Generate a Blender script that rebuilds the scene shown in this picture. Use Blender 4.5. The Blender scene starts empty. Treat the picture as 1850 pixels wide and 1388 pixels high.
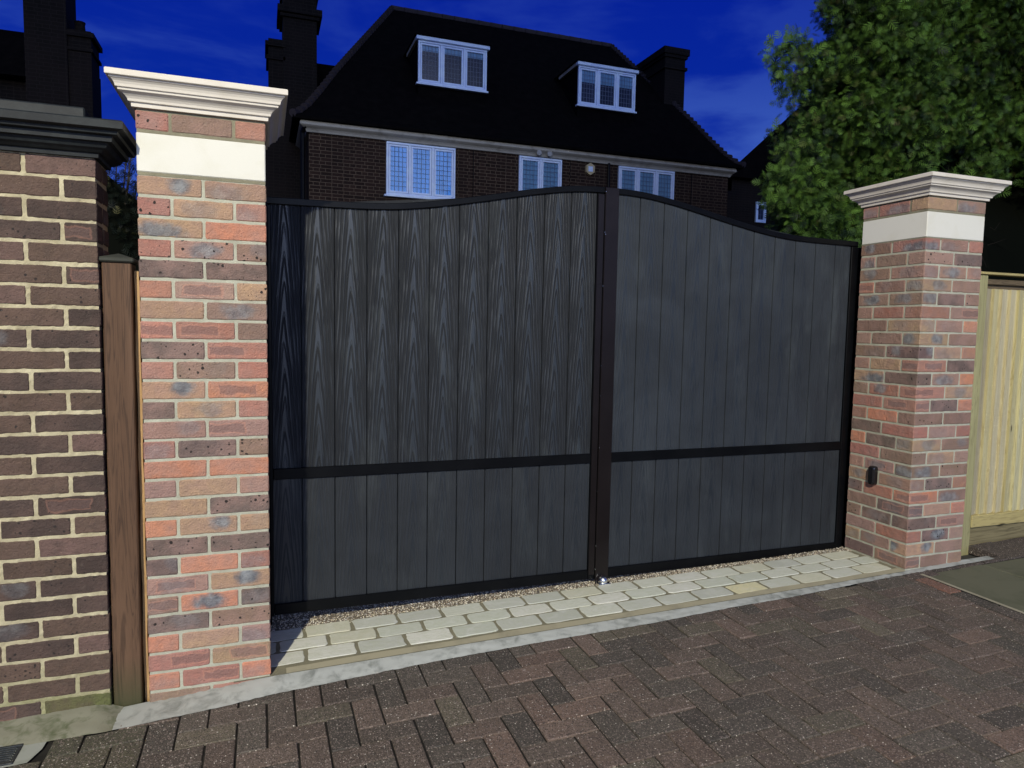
import bpy, math, random
import numpy as np
from mathutils import Vector, Matrix
random.seed(7); RN = np.random.RandomState(7)
sc = bpy.context.scene
COL = sc.collection

# ------------------------------------------------------------------ camera
cam_d = bpy.data.cameras.new('camera'); cam = bpy.data.objects.new('camera', cam_d); COL.objects.link(cam)
cam_d.sensor_width = 36; cam_d.lens = 1255.7/1850*36; cam_d.clip_start = 0.05; cam_d.clip_end = 2000
YAW, PIT, ROL = .3452, -.0798, .0180
F = Vector((math.sin(YAW)*math.cos(PIT), math.cos(YAW)*math.cos(PIT), math.sin(PIT)))
Rr = Vector((math.cos(YAW), -math.sin(YAW), 0)); U = Rr.cross(F)
R2 = Rr*math.cos(ROL)+U*math.sin(ROL); U2 = -Rr*math.sin(ROL)+U*math.cos(ROL)
m = Matrix((( R2.x, U2.x, -F.x), (R2.y, U2.y, -F.y), (R2.z, U2.z, -F.z)))
cam.matrix_world = Matrix.Translation((.4217, -2.8695, 1.4922)) @ m.to_4x4()
sc.camera = cam

# ------------------------------------------------------------------ node helpers
def N(nt, typ, **kw):
    n = nt.nodes.new(typ)
    for k, v in kw.items():
        if k.startswith('i_'):
            key = k[2:]; key = int(key) if key.isdigit() else key.replace('_', ' ')
            n.inputs[key].default_value = v
        else: setattr(n, k, v)
    return n
def math_(nt, op, a, b=None, c=None, clamp=False):
    n = nt.nodes.new('ShaderNodeMath'); n.operation = op; n.use_clamp = clamp
    for i, x in enumerate((a, b, c)):
        if x is None: continue
        if isinstance(x, (int, float)): n.inputs[i].default_value = x
        else: nt.links.new(x, n.inputs[i])
    return n.outputs[0]
def mix_(nt, f, a, b, mode='MIX'):
    n = nt.nodes.new('ShaderNodeMix'); n.data_type = 'RGBA'; n.blend_type = mode; n.clamp_factor = True
    for s, x in ((0, f), (6, a), (7, b)):
        if isinstance(x, (int, float)): n.inputs[s].default_value = x
        elif isinstance(x, tuple): n.inputs[s].default_value = x if len(x) == 4 else x+(1,)
        else: nt.links.new(x, n.inputs[s])
    return n.outputs[2]
def ramp_(nt, f, stops, interp='LINEAR'):
    n = nt.nodes.new('ShaderNodeValToRGB'); n.color_ramp.interpolation = interp
    e = n.color_ramp.elements
    while len(e) < len(stops): e.new(.5)
    for el, (p, c) in zip(e, stops):
        el.position = p; el.color = (c, c, c, 1) if isinstance(c, (int, float)) else (c+(1,) if len(c) == 3 else c)
    nt.links.new(f, n.inputs[0]); return n.outputs[0]
def noise_(nt, vec, scale, detail=4, rough=.55, dist=0, out=0):
    n = N(nt, 'ShaderNodeTexNoise'); n.inputs['Scale'].default_value = scale; n.inputs['Detail'].default_value = detail
    n.inputs['Roughness'].default_value = rough; n.inputs['Distortion'].default_value = dist
    if vec is not None: nt.links.new(vec, n.inputs['Vector'])
    return n.outputs[out]
def vor_(nt, vec, scale, feature='F1', out=0, rnd=1):
    n = N(nt, 'ShaderNodeTexVoronoi', feature=feature); n.inputs['Scale'].default_value = scale
    n.inputs['Randomness'].default_value = rnd
    if vec is not None: nt.links.new(vec, n.inputs['Vector'])
    return n.outputs[out]
def map_(nt, vec, scale=(1, 1, 1), loc=(0, 0, 0), rot=(0, 0, 0)):
    n = N(nt, 'ShaderNodeMapping'); n.inputs['Scale'].default_value = scale; n.inputs['Location'].default_value = loc
    n.inputs['Rotation'].default_value = rot
    nt.links.new(vec, n.inputs['Vector']); return n.outputs[0]
def bump_(nt, h, strength=.3, dist=.01, normal=None):
    n = N(nt, 'ShaderNodeBump'); n.inputs['Strength'].default_value = strength; n.inputs['Distance'].default_value = dist
    nt.links.new(h, n.inputs['Height'])
    if normal is not None: nt.links.new(normal, n.inputs['Normal'])
    return n.outputs[0]

# ------------------------------------------------------------------ world: deep blue dusk
w = bpy.data.worlds.new('World'); sc.world = w; w.use_nodes = True; nt = w.node_tree; nt.nodes.clear()
tc = N(nt, 'ShaderNodeTexCoord'); sep = N(nt, 'ShaderNodeSeparateXYZ'); nt.links.new(tc.outputs['Generated'], sep.inputs[0])
z = sep.outputs[2]
el = ramp_(nt, z, [(0, (.022, .075, .42)), (.12, (.010, .042, .36)), (.28, (.0005, .018, .32)), (.44, (0.0, .011, .29)), (.60, (.035, .048, .115))])
cv = map_(nt, tc.outputs['Generated'], (1.0, 1.0, 3.2), (.42, .1, 0))
cn = noise_(nt, cv, 3.1, 6, .55, .3)
band = ramp_(nt, z, [(.04, 1.0), (.24, .9), (.34, .30), (.5, .05)])
cm = math_(nt, 'MULTIPLY', ramp_(nt, cn, [(.42, 0), (.60, 1)], 'EASE'), band)
skyc = mix_(nt, math_(nt, 'MULTIPLY', cm, .85), el, (.050, .120, .50))
# after-sunset glow low in the west (behind the viewer)
dirn = N(nt, 'ShaderNodeVectorMath', operation='DOT_PRODUCT'); nt.links.new(tc.outputs['Generated'], dirn.inputs[0]); dirn.inputs[1].default_value = (-.25, -.94, .22)
glow = ramp_(nt, dirn.outputs['Value'], [(.0, 0), (.55, .25), (1, 1)], 'EASE')
west = mix_(nt, glow, skyc, (.15, .20, .36))
dir2 = N(nt, 'ShaderNodeVectorMath', operation='DOT_PRODUCT'); nt.links.new(tc.outputs['Generated'], dir2.inputs[0]); dir2.inputs[1].default_value = (.07, -.993, .09)
west = mix_(nt, ramp_(nt, dir2.outputs['Value'], [(.93, 0), (.995, 1)], 'EASE'), west, (1.9, 2.2, 3.0))
st = N(nt, 'ShaderNodeTexSky', sky_type='NISHITA'); st.sun_disc = False
st.sun_elevation = math.radians(1.0); st.sun_rotation = math.radians(195)
both = mix_(nt, 1.0, west, mix_(nt, 1.0, st.outputs[0], (.002, .003, .006), 'MULTIPLY'), 'ADD')
bg = N(nt, 'ShaderNodeBackground'); nt.links.new(both, bg.inputs[0]); bg.inputs[1].default_value = 1.0
wo = N(nt, 'ShaderNodeOutputWorld'); nt.links.new(bg.outputs[0], wo.inputs[0])

# the sun is gone: this one only carries the soft blue glow of the western sky
sd = bpy.data.lights.new('sun', 'SUN'); sun = bpy.data.objects.new('sun', sd); COL.objects.link(sun)
sd.energy = .5; sd.angle = math.radians(40); sd.color = (.34, .52, 1.0)
sun.rotation_euler = Vector((.25, .94, -.26)).to_track_quat('-Z', 'Y').to_euler()

sc.view_settings.view_transform = 'Standard'; sc.view_settings.look = 'None'
sc.view_settings.exposure = 0; sc.view_settings.gamma = 1; sc.view_settings.use_curve_mapping = False
sc.render.engine = 'CYCLES'

LAMP = Vector((-2.95, -9.2, 7.4))

# ------------------------------------------------------------------ object helpers
def tag(o, label=None, cat=None, group=None, kind=None):
    if label: o['label'] = label
    if cat: o['category'] = cat
    if group: o['group'] = group
    if kind: o['kind'] = kind
    return o
def thing(name, label, cat, loc=(0, 0, 0), group=None):
    o = bpy.data.objects.new(name, None); COL.objects.link(o); o.location = loc; o.empty_display_size = .2
    return tag(o, label, cat, group)
class MB:
    """collects faces in world coordinates"""
    def __init__(s): s.v = []; s.f = []; s.uv = []; s.c = []; s.c2 = []; s.cur = (1, 1, 1, 1); s.cur2 = (0, 0, 0, 0)
    def poly(s, pts, uv=None):
        b = len(s.v); s.v += [tuple(p) for p in pts]; s.f.append(tuple(range(b, b+len(pts))))
        s.uv.append(uv); s.c.append(s.cur); s.c2.append(s.cur2)
    def mesh(s, verts, faces, uvf=None):
        b = len(s.v); s.v += [tuple(p) for p in verts]
        for f in faces:
            s.f.append(tuple(b+i for i in f)); s.uv.append(uvf([verts[i] for i in f]) if uvf else None); s.c.append(s.cur); s.c2.append(s.cur2)
    def box(s, x0, x1, y0, y1, z0, z1, bev=0):
        if bev <= 0:
            v = [(x, y, z) for z in (z0, z1) for y in (y0, y1) for x in (x0, x1)]
            s.mesh(v, [(0, 1, 5, 4), (1, 3, 7, 5), (3, 2, 6, 7), (2, 0, 4, 6), (4, 5, 7, 6), (0, 2, 3, 1)])
        else: s.chamfer(x0, x1, y0, y1, z0, z1, bev)
    def chamfer(s, x0, x1, y0, y1, z0, z1, b, M=None):
        v = []
        for sx, X in ((1, x0), (-1, x1)):
            for sy, Y in ((1, y0), (-1, y1)):
                for sz, Z in ((1, z0), (-1, z1)):
                    v += [(X, Y+sy*b, Z+sz*b), (X+sx*b, Y, Z+sz*b), (X+sx*b, Y+sy*b, Z)]
        if M is not None: v = [tuple(M @ Vector(p)) for p in v]
        I = lambda i, j, k, a: (i*4+j*2+k)*3+a
        f = []
        for i in (0, 1):
            q = [I(i, 0, 0, 0), I(i, 1, 0, 0), I(i, 1, 1, 0), I(i, 0, 1, 0)]; f.append(q if i else q[::-1])
            q = [I(0, i, 0, 1), I(0, i, 1, 1), I(1, i, 1, 1), I(1, i, 0, 1)]; f.append(q if i else q[::-1])
            q = [I(0, 0, i, 2), I(1, 0, i, 2), I(1, 1, i, 2), I(0, 1, i, 2)]; f.append(q if i else q[::-1])
        for i in (0, 1):
            for j in (0, 1):
                q = [I(i, j, 0, 0), I(i, j, 1, 0), I(i, j, 1, 1), I(i, j, 0, 1)]; f.append(q if i == j else q[::-1])
                q = [I(i, 0, j, 0), I(i, 0, j, 2), I(i, 1, j, 2), I(i, 1, j, 0)]; f.append(q if i == j else q[::-1])
                q = [I(0, i, j, 1), I(1, i, j, 1), I(1, i, j, 2), I(0, i, j, 2)]; f.append(q if i == j else q[::-1])
                for k in (0, 1):
                    f.append([I(i, j, k, 0), I(i, j, k, 1), I(i, j, k, 2)][::(1 if (i+j+k) % 2 else -1)])
        s.mesh(v, f)
    def tube(s, pts, r, n=8, cap=True):
        pts = [Vector(p) for p in pts]; rings = []
        rs = r if isinstance(r, (list, tuple)) else [r]*len(pts)
        up = Vector((.3, .2, 1)).normalized()
        for i, p in enumerate(pts):
            d = (pts[min(i+1, len(pts)-1)]-pts[max(i-1, 0)]).normalized()
            a = d.cross(up)
            if a.length < .05: a = d.cross(Vector((1, 0, 0)))
            a.normalize(); bb = d.cross(a)
            rings.append([p+(a*math.cos(t)+bb*math.sin(t))*rs[i] for t in [2*math.pi*k/n for k in range(n)]])
        v = [q for rg in rings for q in rg]; f = []
        for i in range(len(pts)-1):
            for k in range(n):
                f.append((i*n+k, i*n+(k+1) % n, (i+1)*n+(k+1) % n, (i+1)*n+k))
        if cap: f.append(tuple(range(n))[::-1]); f.append(tuple((len(pts)-1)*n+k for k in range(n)))
        s.mesh([tuple(q) for q in v], f)
    def build(s, name, mat, parent=None, smooth=False, recalc=True, **tg):
        me = bpy.data.meshes.new(name); P = Vector((0, 0, 0))
        if parent is not None:
            P = parent.location.copy(); q = parent.parent
            while q is not None: P += q.location; q = q.parent
        loc = Vector((0, 0, 0))
        if parent is None:
            a = np.array(s.v); loc = Vector((float((a[:, 0].min()+a[:, 0].max())/2), float((a[:, 1].min()+a[:, 1].max())/2), float(a[:, 2].min())))
            P = loc
        me.from_pydata([(x-P.x, y-P.y, z-P.z) for x, y, z in s.v], [], s.f)
        nl = len(me.loops)
        uv = me.uv_layers.new(name='UVMap'); arr = np.zeros((nl, 2), np.float32)
        V = np.array(s.v, np.float64); k = 0
        for fi, f in enumerate(s.f):
            n = len(f)
            if s.uv[fi] is not None: arr[k:k+n] = s.uv[fi]
            else:
                p = V[list(f)]; nn = np.abs(np.cross(p[1]-p[0], p[2]-p[0])); ax = int(nn.argmax())
                arr[k:k+n] = p[:, [1, 2]] if ax == 0 else (p[:, [0, 2]] if ax == 1 else p[:, [0, 1]])
            k += n
        uv.data.foreach_set('uv', arr.ravel())
        if any(c != (1, 1, 1, 1) for c in s.c) or any(c != (0, 0, 0, 0) for c in s.c2):
            cnt = np.array([len(f) for f in s.f])
            for nm, cc in (('bcol', s.c), ('bpar', s.c2)):
                at = me.color_attributes.new(nm, 'FLOAT_COLOR', 'CORNER')
                at.data.foreach_set('color', np.repeat(np.array(cc, np.float32), cnt, axis=0).ravel())
        if smooth: me.polygons.foreach_set('use_smooth', [True]*len(me.polygons))
        me.materials.append(mat); me.update()
        if recalc:
            import bmesh
            bm = bmesh.new(); bm.from_mesh(me); bmesh.ops.recalc_face_normals(bm, faces=bm.faces); bm.to_mesh(me); bm.free()
        o = bpy.data.objects.new(name, me); COL.objects.link(o)
        if parent is not None: o.parent = parent
        else: o.location = loc
        return tag(o, **tg)

# ------------------------------------------------------------------ materials
def mat(name, col=(.5, .5, .5), rough=.7, spec=.4, metal=0):
    m = bpy.data.materials.new(name); m.use_nodes = True; nt = m.node_tree
    b = nt.nodes['Principled BSDF']; b.inputs['Base Color'].default_value = tuple(col)+(1,)
    b.inputs['Roughness'].default_value = rough; b.inputs['Specular IOR Level'].default_value = spec; b.inputs['Metallic'].default_value = metal
    return m, nt, b
def setc(nt, b, c): nt.links.new(c, b.inputs['Base Color'])
def pos(nt): return N(nt, 'ShaderNodeNewGeometry').outputs['Position']
def attr(nt, n):
    a = N(nt, 'ShaderNodeAttribute'); a.attribute_name = n; return a

def brick_mat(name, specks=1.0, tint=(1, 1, 1), m1=(.24, .17, .145), m2=(.40, .25, .21), m3=(.50, .44, .36)):
    m, nt, b = mat(name, rough=.82, spec=.25)
    P = pos(nt); a = attr(nt, 'bcol'); p = attr(nt, 'bpar')
    ps = N(nt, 'ShaderNodeSeparateColor'); nt.links.new(p.outputs['Color'], ps.inputs[0])
    patch, speck, core = ps.outputs[0], ps.outputs[1], ps.outputs[2]; rnd = p.outputs['Alpha']
    uv = N(nt, 'ShaderNodeUVMap', uv_map='UVMap').outputs[0]; s = N(nt, 'ShaderNodeSeparateXYZ'); nt.links.new(uv, s.inputs[0])
    u, v = s.outputs[0], s.outputs[1]
    n1 = noise_(nt, P, 26, 5, .6); n2 = noise_(nt, P, 9, 3, .5)
    c = mix_(nt, math_(nt, 'MULTIPLY', ramp_(nt, n1, [(.35, 0), (.7, 1)]), .50), a.outputs['Color'], m1)
    c = mix_(nt, math_(nt, 'MULTIPLY', ramp_(nt, n2, [(.45, 0), (.62, 1)]), .38), c, m2)
    # kiln "core": an inner zone with a soft lighter rim
    wob = math_(nt, 'MULTIPLY', math_(nt, 'SUBTRACT', noise_(nt, P, 22, 2, .5), .5), .030)
    off = math_(nt, 'MULTIPLY', math_(nt, 'SUBTRACT', rnd, .5), .09)
    au = math_(nt, 'ABSOLUTE', math_(nt, 'ADD', u, off)); av = math_(nt, 'ABSOLUTE', v)
    d = math_(nt, 'ADD', math_(nt, 'MAXIMUM', math_(nt, 'SUBTRACT', au, .066), math_(nt, 'SUBTRACT', av, .018)), wob)
    ins = ramp_(nt, math_(nt, 'MULTIPLY_ADD', d, 40, .5), [(.30, 1), (.52, 0)])
    rim = ramp_(nt, math_(nt, 'MULTIPLY_ADD', d, 40, .5), [(.34, 0), (.46, 1), (.56, 1), (.72, 0)])
    c = mix_(nt, math_(nt, 'MULTIPLY', math_(nt, 'MULTIPLY', ins, core), .62), c, (.22, .135, .12))
    c = mix_(nt, math_(nt, 'MULTIPLY', math_(nt, 'MULTIPLY', rim, core), .45), c, (.52, .26, .19))
    # blue-grey reduction patch
    pd = math_(nt, 'ADD', math_(nt, 'POWER', math_(nt, 'DIVIDE', math_(nt, 'ADD', u, math_(nt, 'MULTIPLY', off, 1.1)), math_(nt, 'MULTIPLY_ADD', rnd, .055, .035)), 2),
               math_(nt, 'POWER', math_(nt, 'DIVIDE', math_(nt, 'ADD', v, math_(nt, 'MULTIPLY', off, .35)), .034), 2))
    pd = math_(nt, 'ADD', pd, math_(nt, 'MULTIPLY', math_(nt, 'SUBTRACT', noise_(nt, P, 19, 4, .6), .5), 3.2))
    gcol = mix_(nt, ramp_(nt, noise_(nt, P, 24, 3, .5), [(.4, 0), (.65, 1)]), (.12, .135, .155), (.26, .285, .30))
    c = mix_(nt, math_(nt, 'MULTIPLY', ramp_(nt, math_(nt, 'MULTIPLY', pd, .55), [(.02, .95), (.85, 0)], 'EASE'), patch), c, gcol)
    # iron specks
    PW = N(nt, 'ShaderNodeVectorMath', operation='MULTIPLY_ADD'); nt.links.new(noise_(nt, P, 90, 2, .5, out=1), PW.inputs[0]); PW.inputs[1].default_value = (.008, .008, .008); nt.links.new(P, PW.inputs[2]); PW = PW.outputs[0]
    vd = vor_(nt, PW, 66); vc = vor_(nt, PW, 66, out=1); vs = N(nt, 'ShaderNodeSeparateColor'); nt.links.new(vc, vs.inputs[0])
    sz = math_(nt, 'MULTIPLY', math_(nt, 'POWER', vs.outputs[0], 3.2), math_(nt, 'MULTIPLY_ADD', speck, .34, .04*specks))
    c = mix_(nt, ramp_(nt, math_(nt, 'SUBTRACT', vd, sz), [(0, 1), (.05, 0)]), c, (.035, .028, .026))
    # lime bloom at edges
    c = mix_(nt, math_(nt, 'MULTIPLY', ramp_(nt, noise_(nt, P, 55, 4, .7), [(.58, 0), (.75, 1)]), .22), c, m3)
    if tint != (1, 1, 1): c = mix_(nt, 1, c, tint, 'MULTIPLY')
    setc(nt, b, c)
    h = math_(nt, 'ADD', noise_(nt, P, 140, 6, .7), math_(nt, 'MULTIPLY', noise_(nt, P, 35, 4, .6), 1.4))
    nt.links.new(bump_(nt, h, .9, .006), b.inputs['Normal'])
    return m
M_BRICK = brick_mat('new_brick'); M_OLDBRICK = brick_mat('old_brick', 1.6, m1=(.060, .046, .040), m2=(.145, .095, .078), m3=(.20, .17, .13))

def mortar_mat(name, c1, c2, green=False):
    m, nt, b = mat(name, rough=.95, spec=.15); P = pos(nt)
    c = mix_(nt, ramp_(nt, noise_(nt, P, 14, 5, .65), [(.3, 0), (.7, 1)]), c1, c2)
    c = mix_(nt, math_(nt, 'MULTIPLY', ramp_(nt, noise_(nt, P, 190, 3, .7), [(.5, 0), (.8, 1)]), .5), c, tuple(x*.55 for x in c1))
    if green:
        s = N(nt, 'ShaderNodeSeparateXYZ'); nt.links.new(P, s.inputs[0])
        g = math_(nt, 'MULTIPLY', ramp_(nt, s.outputs[2], [(.03, 1), (.28, 0)]), ramp_(nt, noise_(nt, P, 9, 4, .6), [(.3, .3), (.6, 1)]))
        c = mix_(nt, math_(nt, 'MULTIPLY', g, .75), c, (.13, .16, .045))
    setc(nt, b, c); nt.links.new(bump_(nt, noise_(nt, P, 160, 5, .75), .8, .004), b.inputs['Normal']); return m
M_MORTAR = mortar_mat('mortar', (.50, .51, .41), (.36, .36, .28))
M_MORTAR_TAN = mortar_mat('bedding_mortar', (.27, .255, .175), (.20, .19, .135))
M_OLDMORTAR = mortar_mat('old_mortar', (.58, .53, .36), (.34, .30, .19), True)

def stone_mat(name, col, stain=(.45, .43, .3), rough=.75, st=.35, sc_=5):
    m, nt, b = mat(name, rough=rough, spec=.3); P = pos(nt)
    c = mix_(nt, math_(nt, 'MULTIPLY', ramp_(nt, noise_(nt, P, sc_, 5, .6, .4), [(.48, 0), (.72, 1)]), st), col, stain)
    c = mix_(nt, math_(nt, 'MULTIPLY', ramp_(nt, noise_(nt, P, 260, 2, .6), [(.6, 0), (.8, 1)]), .14), c, tuple(x*.5 for x in col))
    setc(nt, b, c); nt.links.new(bump_(nt, noise_(nt, P, 220, 4, .7), .22, .002), b.inputs['Normal']); return m
M_BAND = stone_mat('limestone', (.69, .69, .62), (.52, .50, .36), .8, .3)
M_CAP = stone_mat('cast_stone_cap', (.66, .625, .55), (.46, .41, .31), .8, .4)
M_OLDCAP = stone_mat('weathered_dark_stone', (.008, .011, .013), (.032, .042, .042), .6, .6, 9)
M_CONC = stone_mat('fresh_concrete', (.385, .405, .385), (.19, .205, .19), .8, 1.0, 14)
M_CONC_OLD = stone_mat('mossy_concrete', (.22, .22, .165), (.065, .085, .034), .85, 1.0, 16)
M_CONC_FR = stone_mat('drain_collar', (.30, .32, .29), (.16, .19, .13), .85, .6, 8)
M_SLAB = stone_mat('mossy_flagstone', (.118, .122, .086), (.066, .074, .046), .8, .8, 5)
M_KERB = stone_mat('pointing_strip', (.34, .32, .24), (.17, .16, .11), .85, .6, 9)

def gate_mat(name, strength, tone=1.0):
    m, nt, b = mat(name, rough=.5, spec=.5)
    uv = N(nt, 'ShaderNodeUVMap', uv_map='UVMap').outputs[0]; s = N(nt, 'ShaderNodeSeparateXYZ'); nt.links.new(uv, s.inputs[0])
    P = pos(nt); u, v = s.outputs[0], s.outputs[1]
    nv = map_(nt, uv, (9, 2.2, 1)); n1 = math_(nt, 'SUBTRACT', noise_(nt, nv, 1.0, 3, .5), .5)
    nf = math_(nt, 'SUBTRACT', noise_(nt, map_(nt, uv, (60, 9, 1)), 1.0, 2, .6), .5)
    uu = math_(nt, 'ABSOLUTE', math_(nt, 'ADD', u, math_(nt, 'MULTIPLY', n1, .022)))
    ph = math_(nt, 'ADD', math_(nt, 'MULTIPLY', math_(nt, 'POWER', uu, 1.4), 42), v)
    ph = math_(nt, 'ADD', ph, math_(nt, 'MULTIPLY', nf, .012))
    ph = math_(nt, 'ADD', ph, math_(nt, 'MULTIPLY', n1, .07))
    slope = math_(nt, 'MULTIPLY', math_(nt, 'POWER', uu, .4), 58.8)
    inv = math_(nt, 'DIVIDE', 1, math_(nt, 'SQRT', math_(nt, 'MULTIPLY_ADD', slope, slope, 1)))
    def arcs(period, shift, hw):
        fr = math_(nt, 'ABSOLUTE', math_(nt, 'SUBTRACT', math_(nt, 'FRACT', math_(nt, 'DIVIDE', math_(nt, 'ADD', ph, shift), period)), .5))
        dd = math_(nt, 'MULTIPLY', math_(nt, 'MULTIPLY', fr, period), inv)
        return ramp_(nt, math_(nt, 'DIVIDE', dd, hw), [(.45, 1), (1, 0)])
    brk = ramp_(nt, noise_(nt, map_(nt, uv, (30, 5, 1), (3, 1, 0)), 1.0, 2, .5), [(.36, .25), (.55, 1)])
    ln = math_(nt, 'MAXIMUM', arcs(.262, 0, .0054), math_(nt, 'MULTIPLY', math_(nt, 'MAXIMUM', arcs(.262, .105, .0040), math_(nt, 'MULTIPLY', arcs(.131, .03, .0016), .6)), brk))
    fine = ramp_(nt, noise_(nt, map_(nt, uv, (190, 2.6, 1)), 1.0, 3, .65), [(.44, 0), (.62, 1)])
    edge = ramp_(nt, uu, [(.016, .10), (.035, 1)])
    grain = math_(nt, 'MAXIMUM', ln, math_(nt, 'MULTIPLY', math_(nt, 'MULTIPLY', fine, edge), .26))
    broad = ramp_(nt, noise_(nt, P, 2.6, 4, .6, .5), [(.38, 0), (.66, 1)])
    base = mix_(nt, math_(nt, 'MULTIPLY', broad, .55), (.014, .019, .025), (.034, .043, .053))
    c = mix_(nt, math_(nt, 'MULTIPLY', grain, .95*strength), base, (.004, .006, .009))
    # faint smears and droplet specks
    sm = ramp_(nt, noise_(nt, map_(nt, P, (5, 5, 1.2)), 1.6, 5, .65), [(.55, 0), (.8, 1)])
    c = mix_(nt, math_(nt, 'MULTIPLY', sm, .28), c, (.10, .12, .125))
    vd = vor_(nt, P, 15); vc = vor_(nt, P, 15, out=1); vs = N(nt, 'ShaderNodeSeparateColor'); nt.links.new(vc, vs.inputs[0])
    drop_specks = math_(nt, 'MULTIPLY', ramp_(nt, vd, [(.022, 1), (.04, 0)]), ramp_(nt, vs.outputs[1], [(.62, 0), (.70, 1)]))  # glinting water droplets, painted on as white specks
    c = mix_(nt, math_(nt, 'MULTIPLY', drop_specks, .8), c, (.42, .44, .44))
    if tone != 1: c = mix_(nt, 1.0, c, (tone, tone, tone), 'MULTIPLY')
    setc(nt, b, c)
    nt.links.new(bump_(nt, math_(nt, 'SUBTRACT', 1, grain), .55*strength+.06, .004), b.inputs['Normal'])
    rr = math_(nt, 'MULTIPLY_ADD', broad, -.06, .42); nt.links.new(math_(nt, 'ADD', rr, math_(nt, 'MULTIPLY', grain, .4)), b.inputs['Roughness'])
    return m
M_GATE = gate_mat('embossed_composite_board', 1.0)
M_GATE_L = gate_mat('dimmed_lower_board', .20, .66)  # tone darkens the lower boards: weaker sky reflection put into their colour
M_GATE_RL = gate_mat('dimmed_smooth_lower_board', .12, .72)
M_GATE_R = gate_mat('smooth_composite_board', .13)

def paint_mat(name, col, rough=.4, spec=.45, bump=.05, sc_=60):
    m, nt, b = mat(name, col, rough, spec); P = pos(nt)
    c = mix_(nt, math_(nt, 'MULTIPLY', ramp_(nt, noise_(nt, P, 6, 4, .6), [(.4, 0), (.7, 1)]), .35), col, tuple(min(1, x*1.6+.004) for x in col))
    setc(nt, b, c); nt.links.new(bump_(nt, noise_(nt, P, sc_, 3, .6), bump, .002), b.inputs['Normal']); return m
M_BLACK = paint_mat('black_powder_coat', (.0022, .0026, .0034), .36, .12)
M_MEET = paint_mat('brown_black_coat', (.0065, .0045, .0045), .30, .32)
M_BLACKPL = paint_mat('gloss_black_plastic', (.008, .008, .009), .22, .5)
M_STEEL = mat('galvanised_steel', (.75, .77, .78), .22, .5, 1.0)[0]
M_IRON = paint_mat('wet_cast_iron', (.02, .026, .032), .25, .6, .3, 120)
M_DUSK_WHITE = paint_mat('dusk_tinted_white', (.52, .64, .90), .35, .4)  # white frames, with the blue of the twilight put into the colour
M_CORN = stone_mat('painted_cornice', (.34, .33, .30), (.14, .13, .11), .7, .6, 4)

def wood_mat(name, c1, c2, dark, axis='z', rough=.7, green=False, sc_=1.0, vary=False):
    m, nt, b = mat(name, rough=rough, spec=.25); P = pos(nt)
    s = {'z': (22, 22, 1.1), 'x': (1.1, 22, 22)}[axis]
    v = map_(nt, P, tuple(q*sc_ for q in s))
    n1 = noise_(nt, v, 1.0, 4, .55, .9)
    ring = math_(nt, 'PINGPONG', math_(nt, 'MULTIPLY', n1, 9), .5)
    c = mix_(nt, ramp_(nt, noise_(nt, v, .5, 3), [(.3, 0), (.7, 1)]), c1, c2)
    c = mix_(nt, math_(nt, 'MULTIPLY', ramp_(nt, ring, [(0, 1), (.22, 0)]), .55), c, dark)
    c = mix_(nt, math_(nt, 'MULTIPLY', ramp_(nt, noise_(nt, map_(nt, P, tuple(q*6 for q in s)), 1, 3, .7), [(.5, 0), (.7, 1)]), .3), c, dark)
    kd = vor_(nt, map_(nt, P, (5, 5, 2.1) if axis == 'z' else (2.1, 5, 5)), 1.0)
    c = mix_(nt, ramp_(nt, kd, [(.03, 1), (.06, 0)] if vary else [(.05, 1), (.10, 0)]), c, tuple(x*.35 for x in dark))
    if green:
        q = N(nt, 'ShaderNodeSeparateXYZ'); nt.links.new(P, q.inputs[0])
        c = mix_(nt, math_(nt, 'MULTIPLY', ramp_(nt, q.outputs[2], [(.02, 1), (.22, 0)]), .8), c, (.035, .05, .02))
    if vary: c = mix_(nt, 1.0, c, attr(nt, 'bcol').outputs['Color'], 'MULTIPLY')
    setc(nt, b, c); nt.links.new(bump_(nt, math_(nt, 'ADD', ring, n1), .25, .003), b.inputs['Normal']); return m
M_POST = wood_mat('brown_stained_timber', (.090, .050, .029), (.145, .086, .052), (.026, .016, .011), green=True)
M_POSTCAP = paint_mat('dark_weathered_wood', (.035, .038, .030), .7, .3, .3)
M_BATTEN = wood_mat('fresh_pine', (.52, .35, .17), (.42, .26, .11), (.22, .12, .05))
M_FENCE = wood_mat('green_treated_pine', (.62, .58, .37), (.50, .46, .28), (.34, .29, .16), vary=True)
M_FPOST = wood_mat('green_treated_post', (.40, .385, .20), (.30, .28, .14), (.18, .165, .08))
M_GRAVELB = wood_mat('grained_gravel_board', (.235, .20, .105), (.19, .165, .09), (.05, .042, .022), 'x', sc_=.8)
M_RAIL = wood_mat('fence_rail_timber', (.48, .40, .17), (.40, .34, .15), (.22, .18, .08), 'x')
M_DARKRAIL = wood_mat('rough_top_board', (.16, .12, .07), (.10, .08, .05), (.03, .024, .016), 'x')

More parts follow.
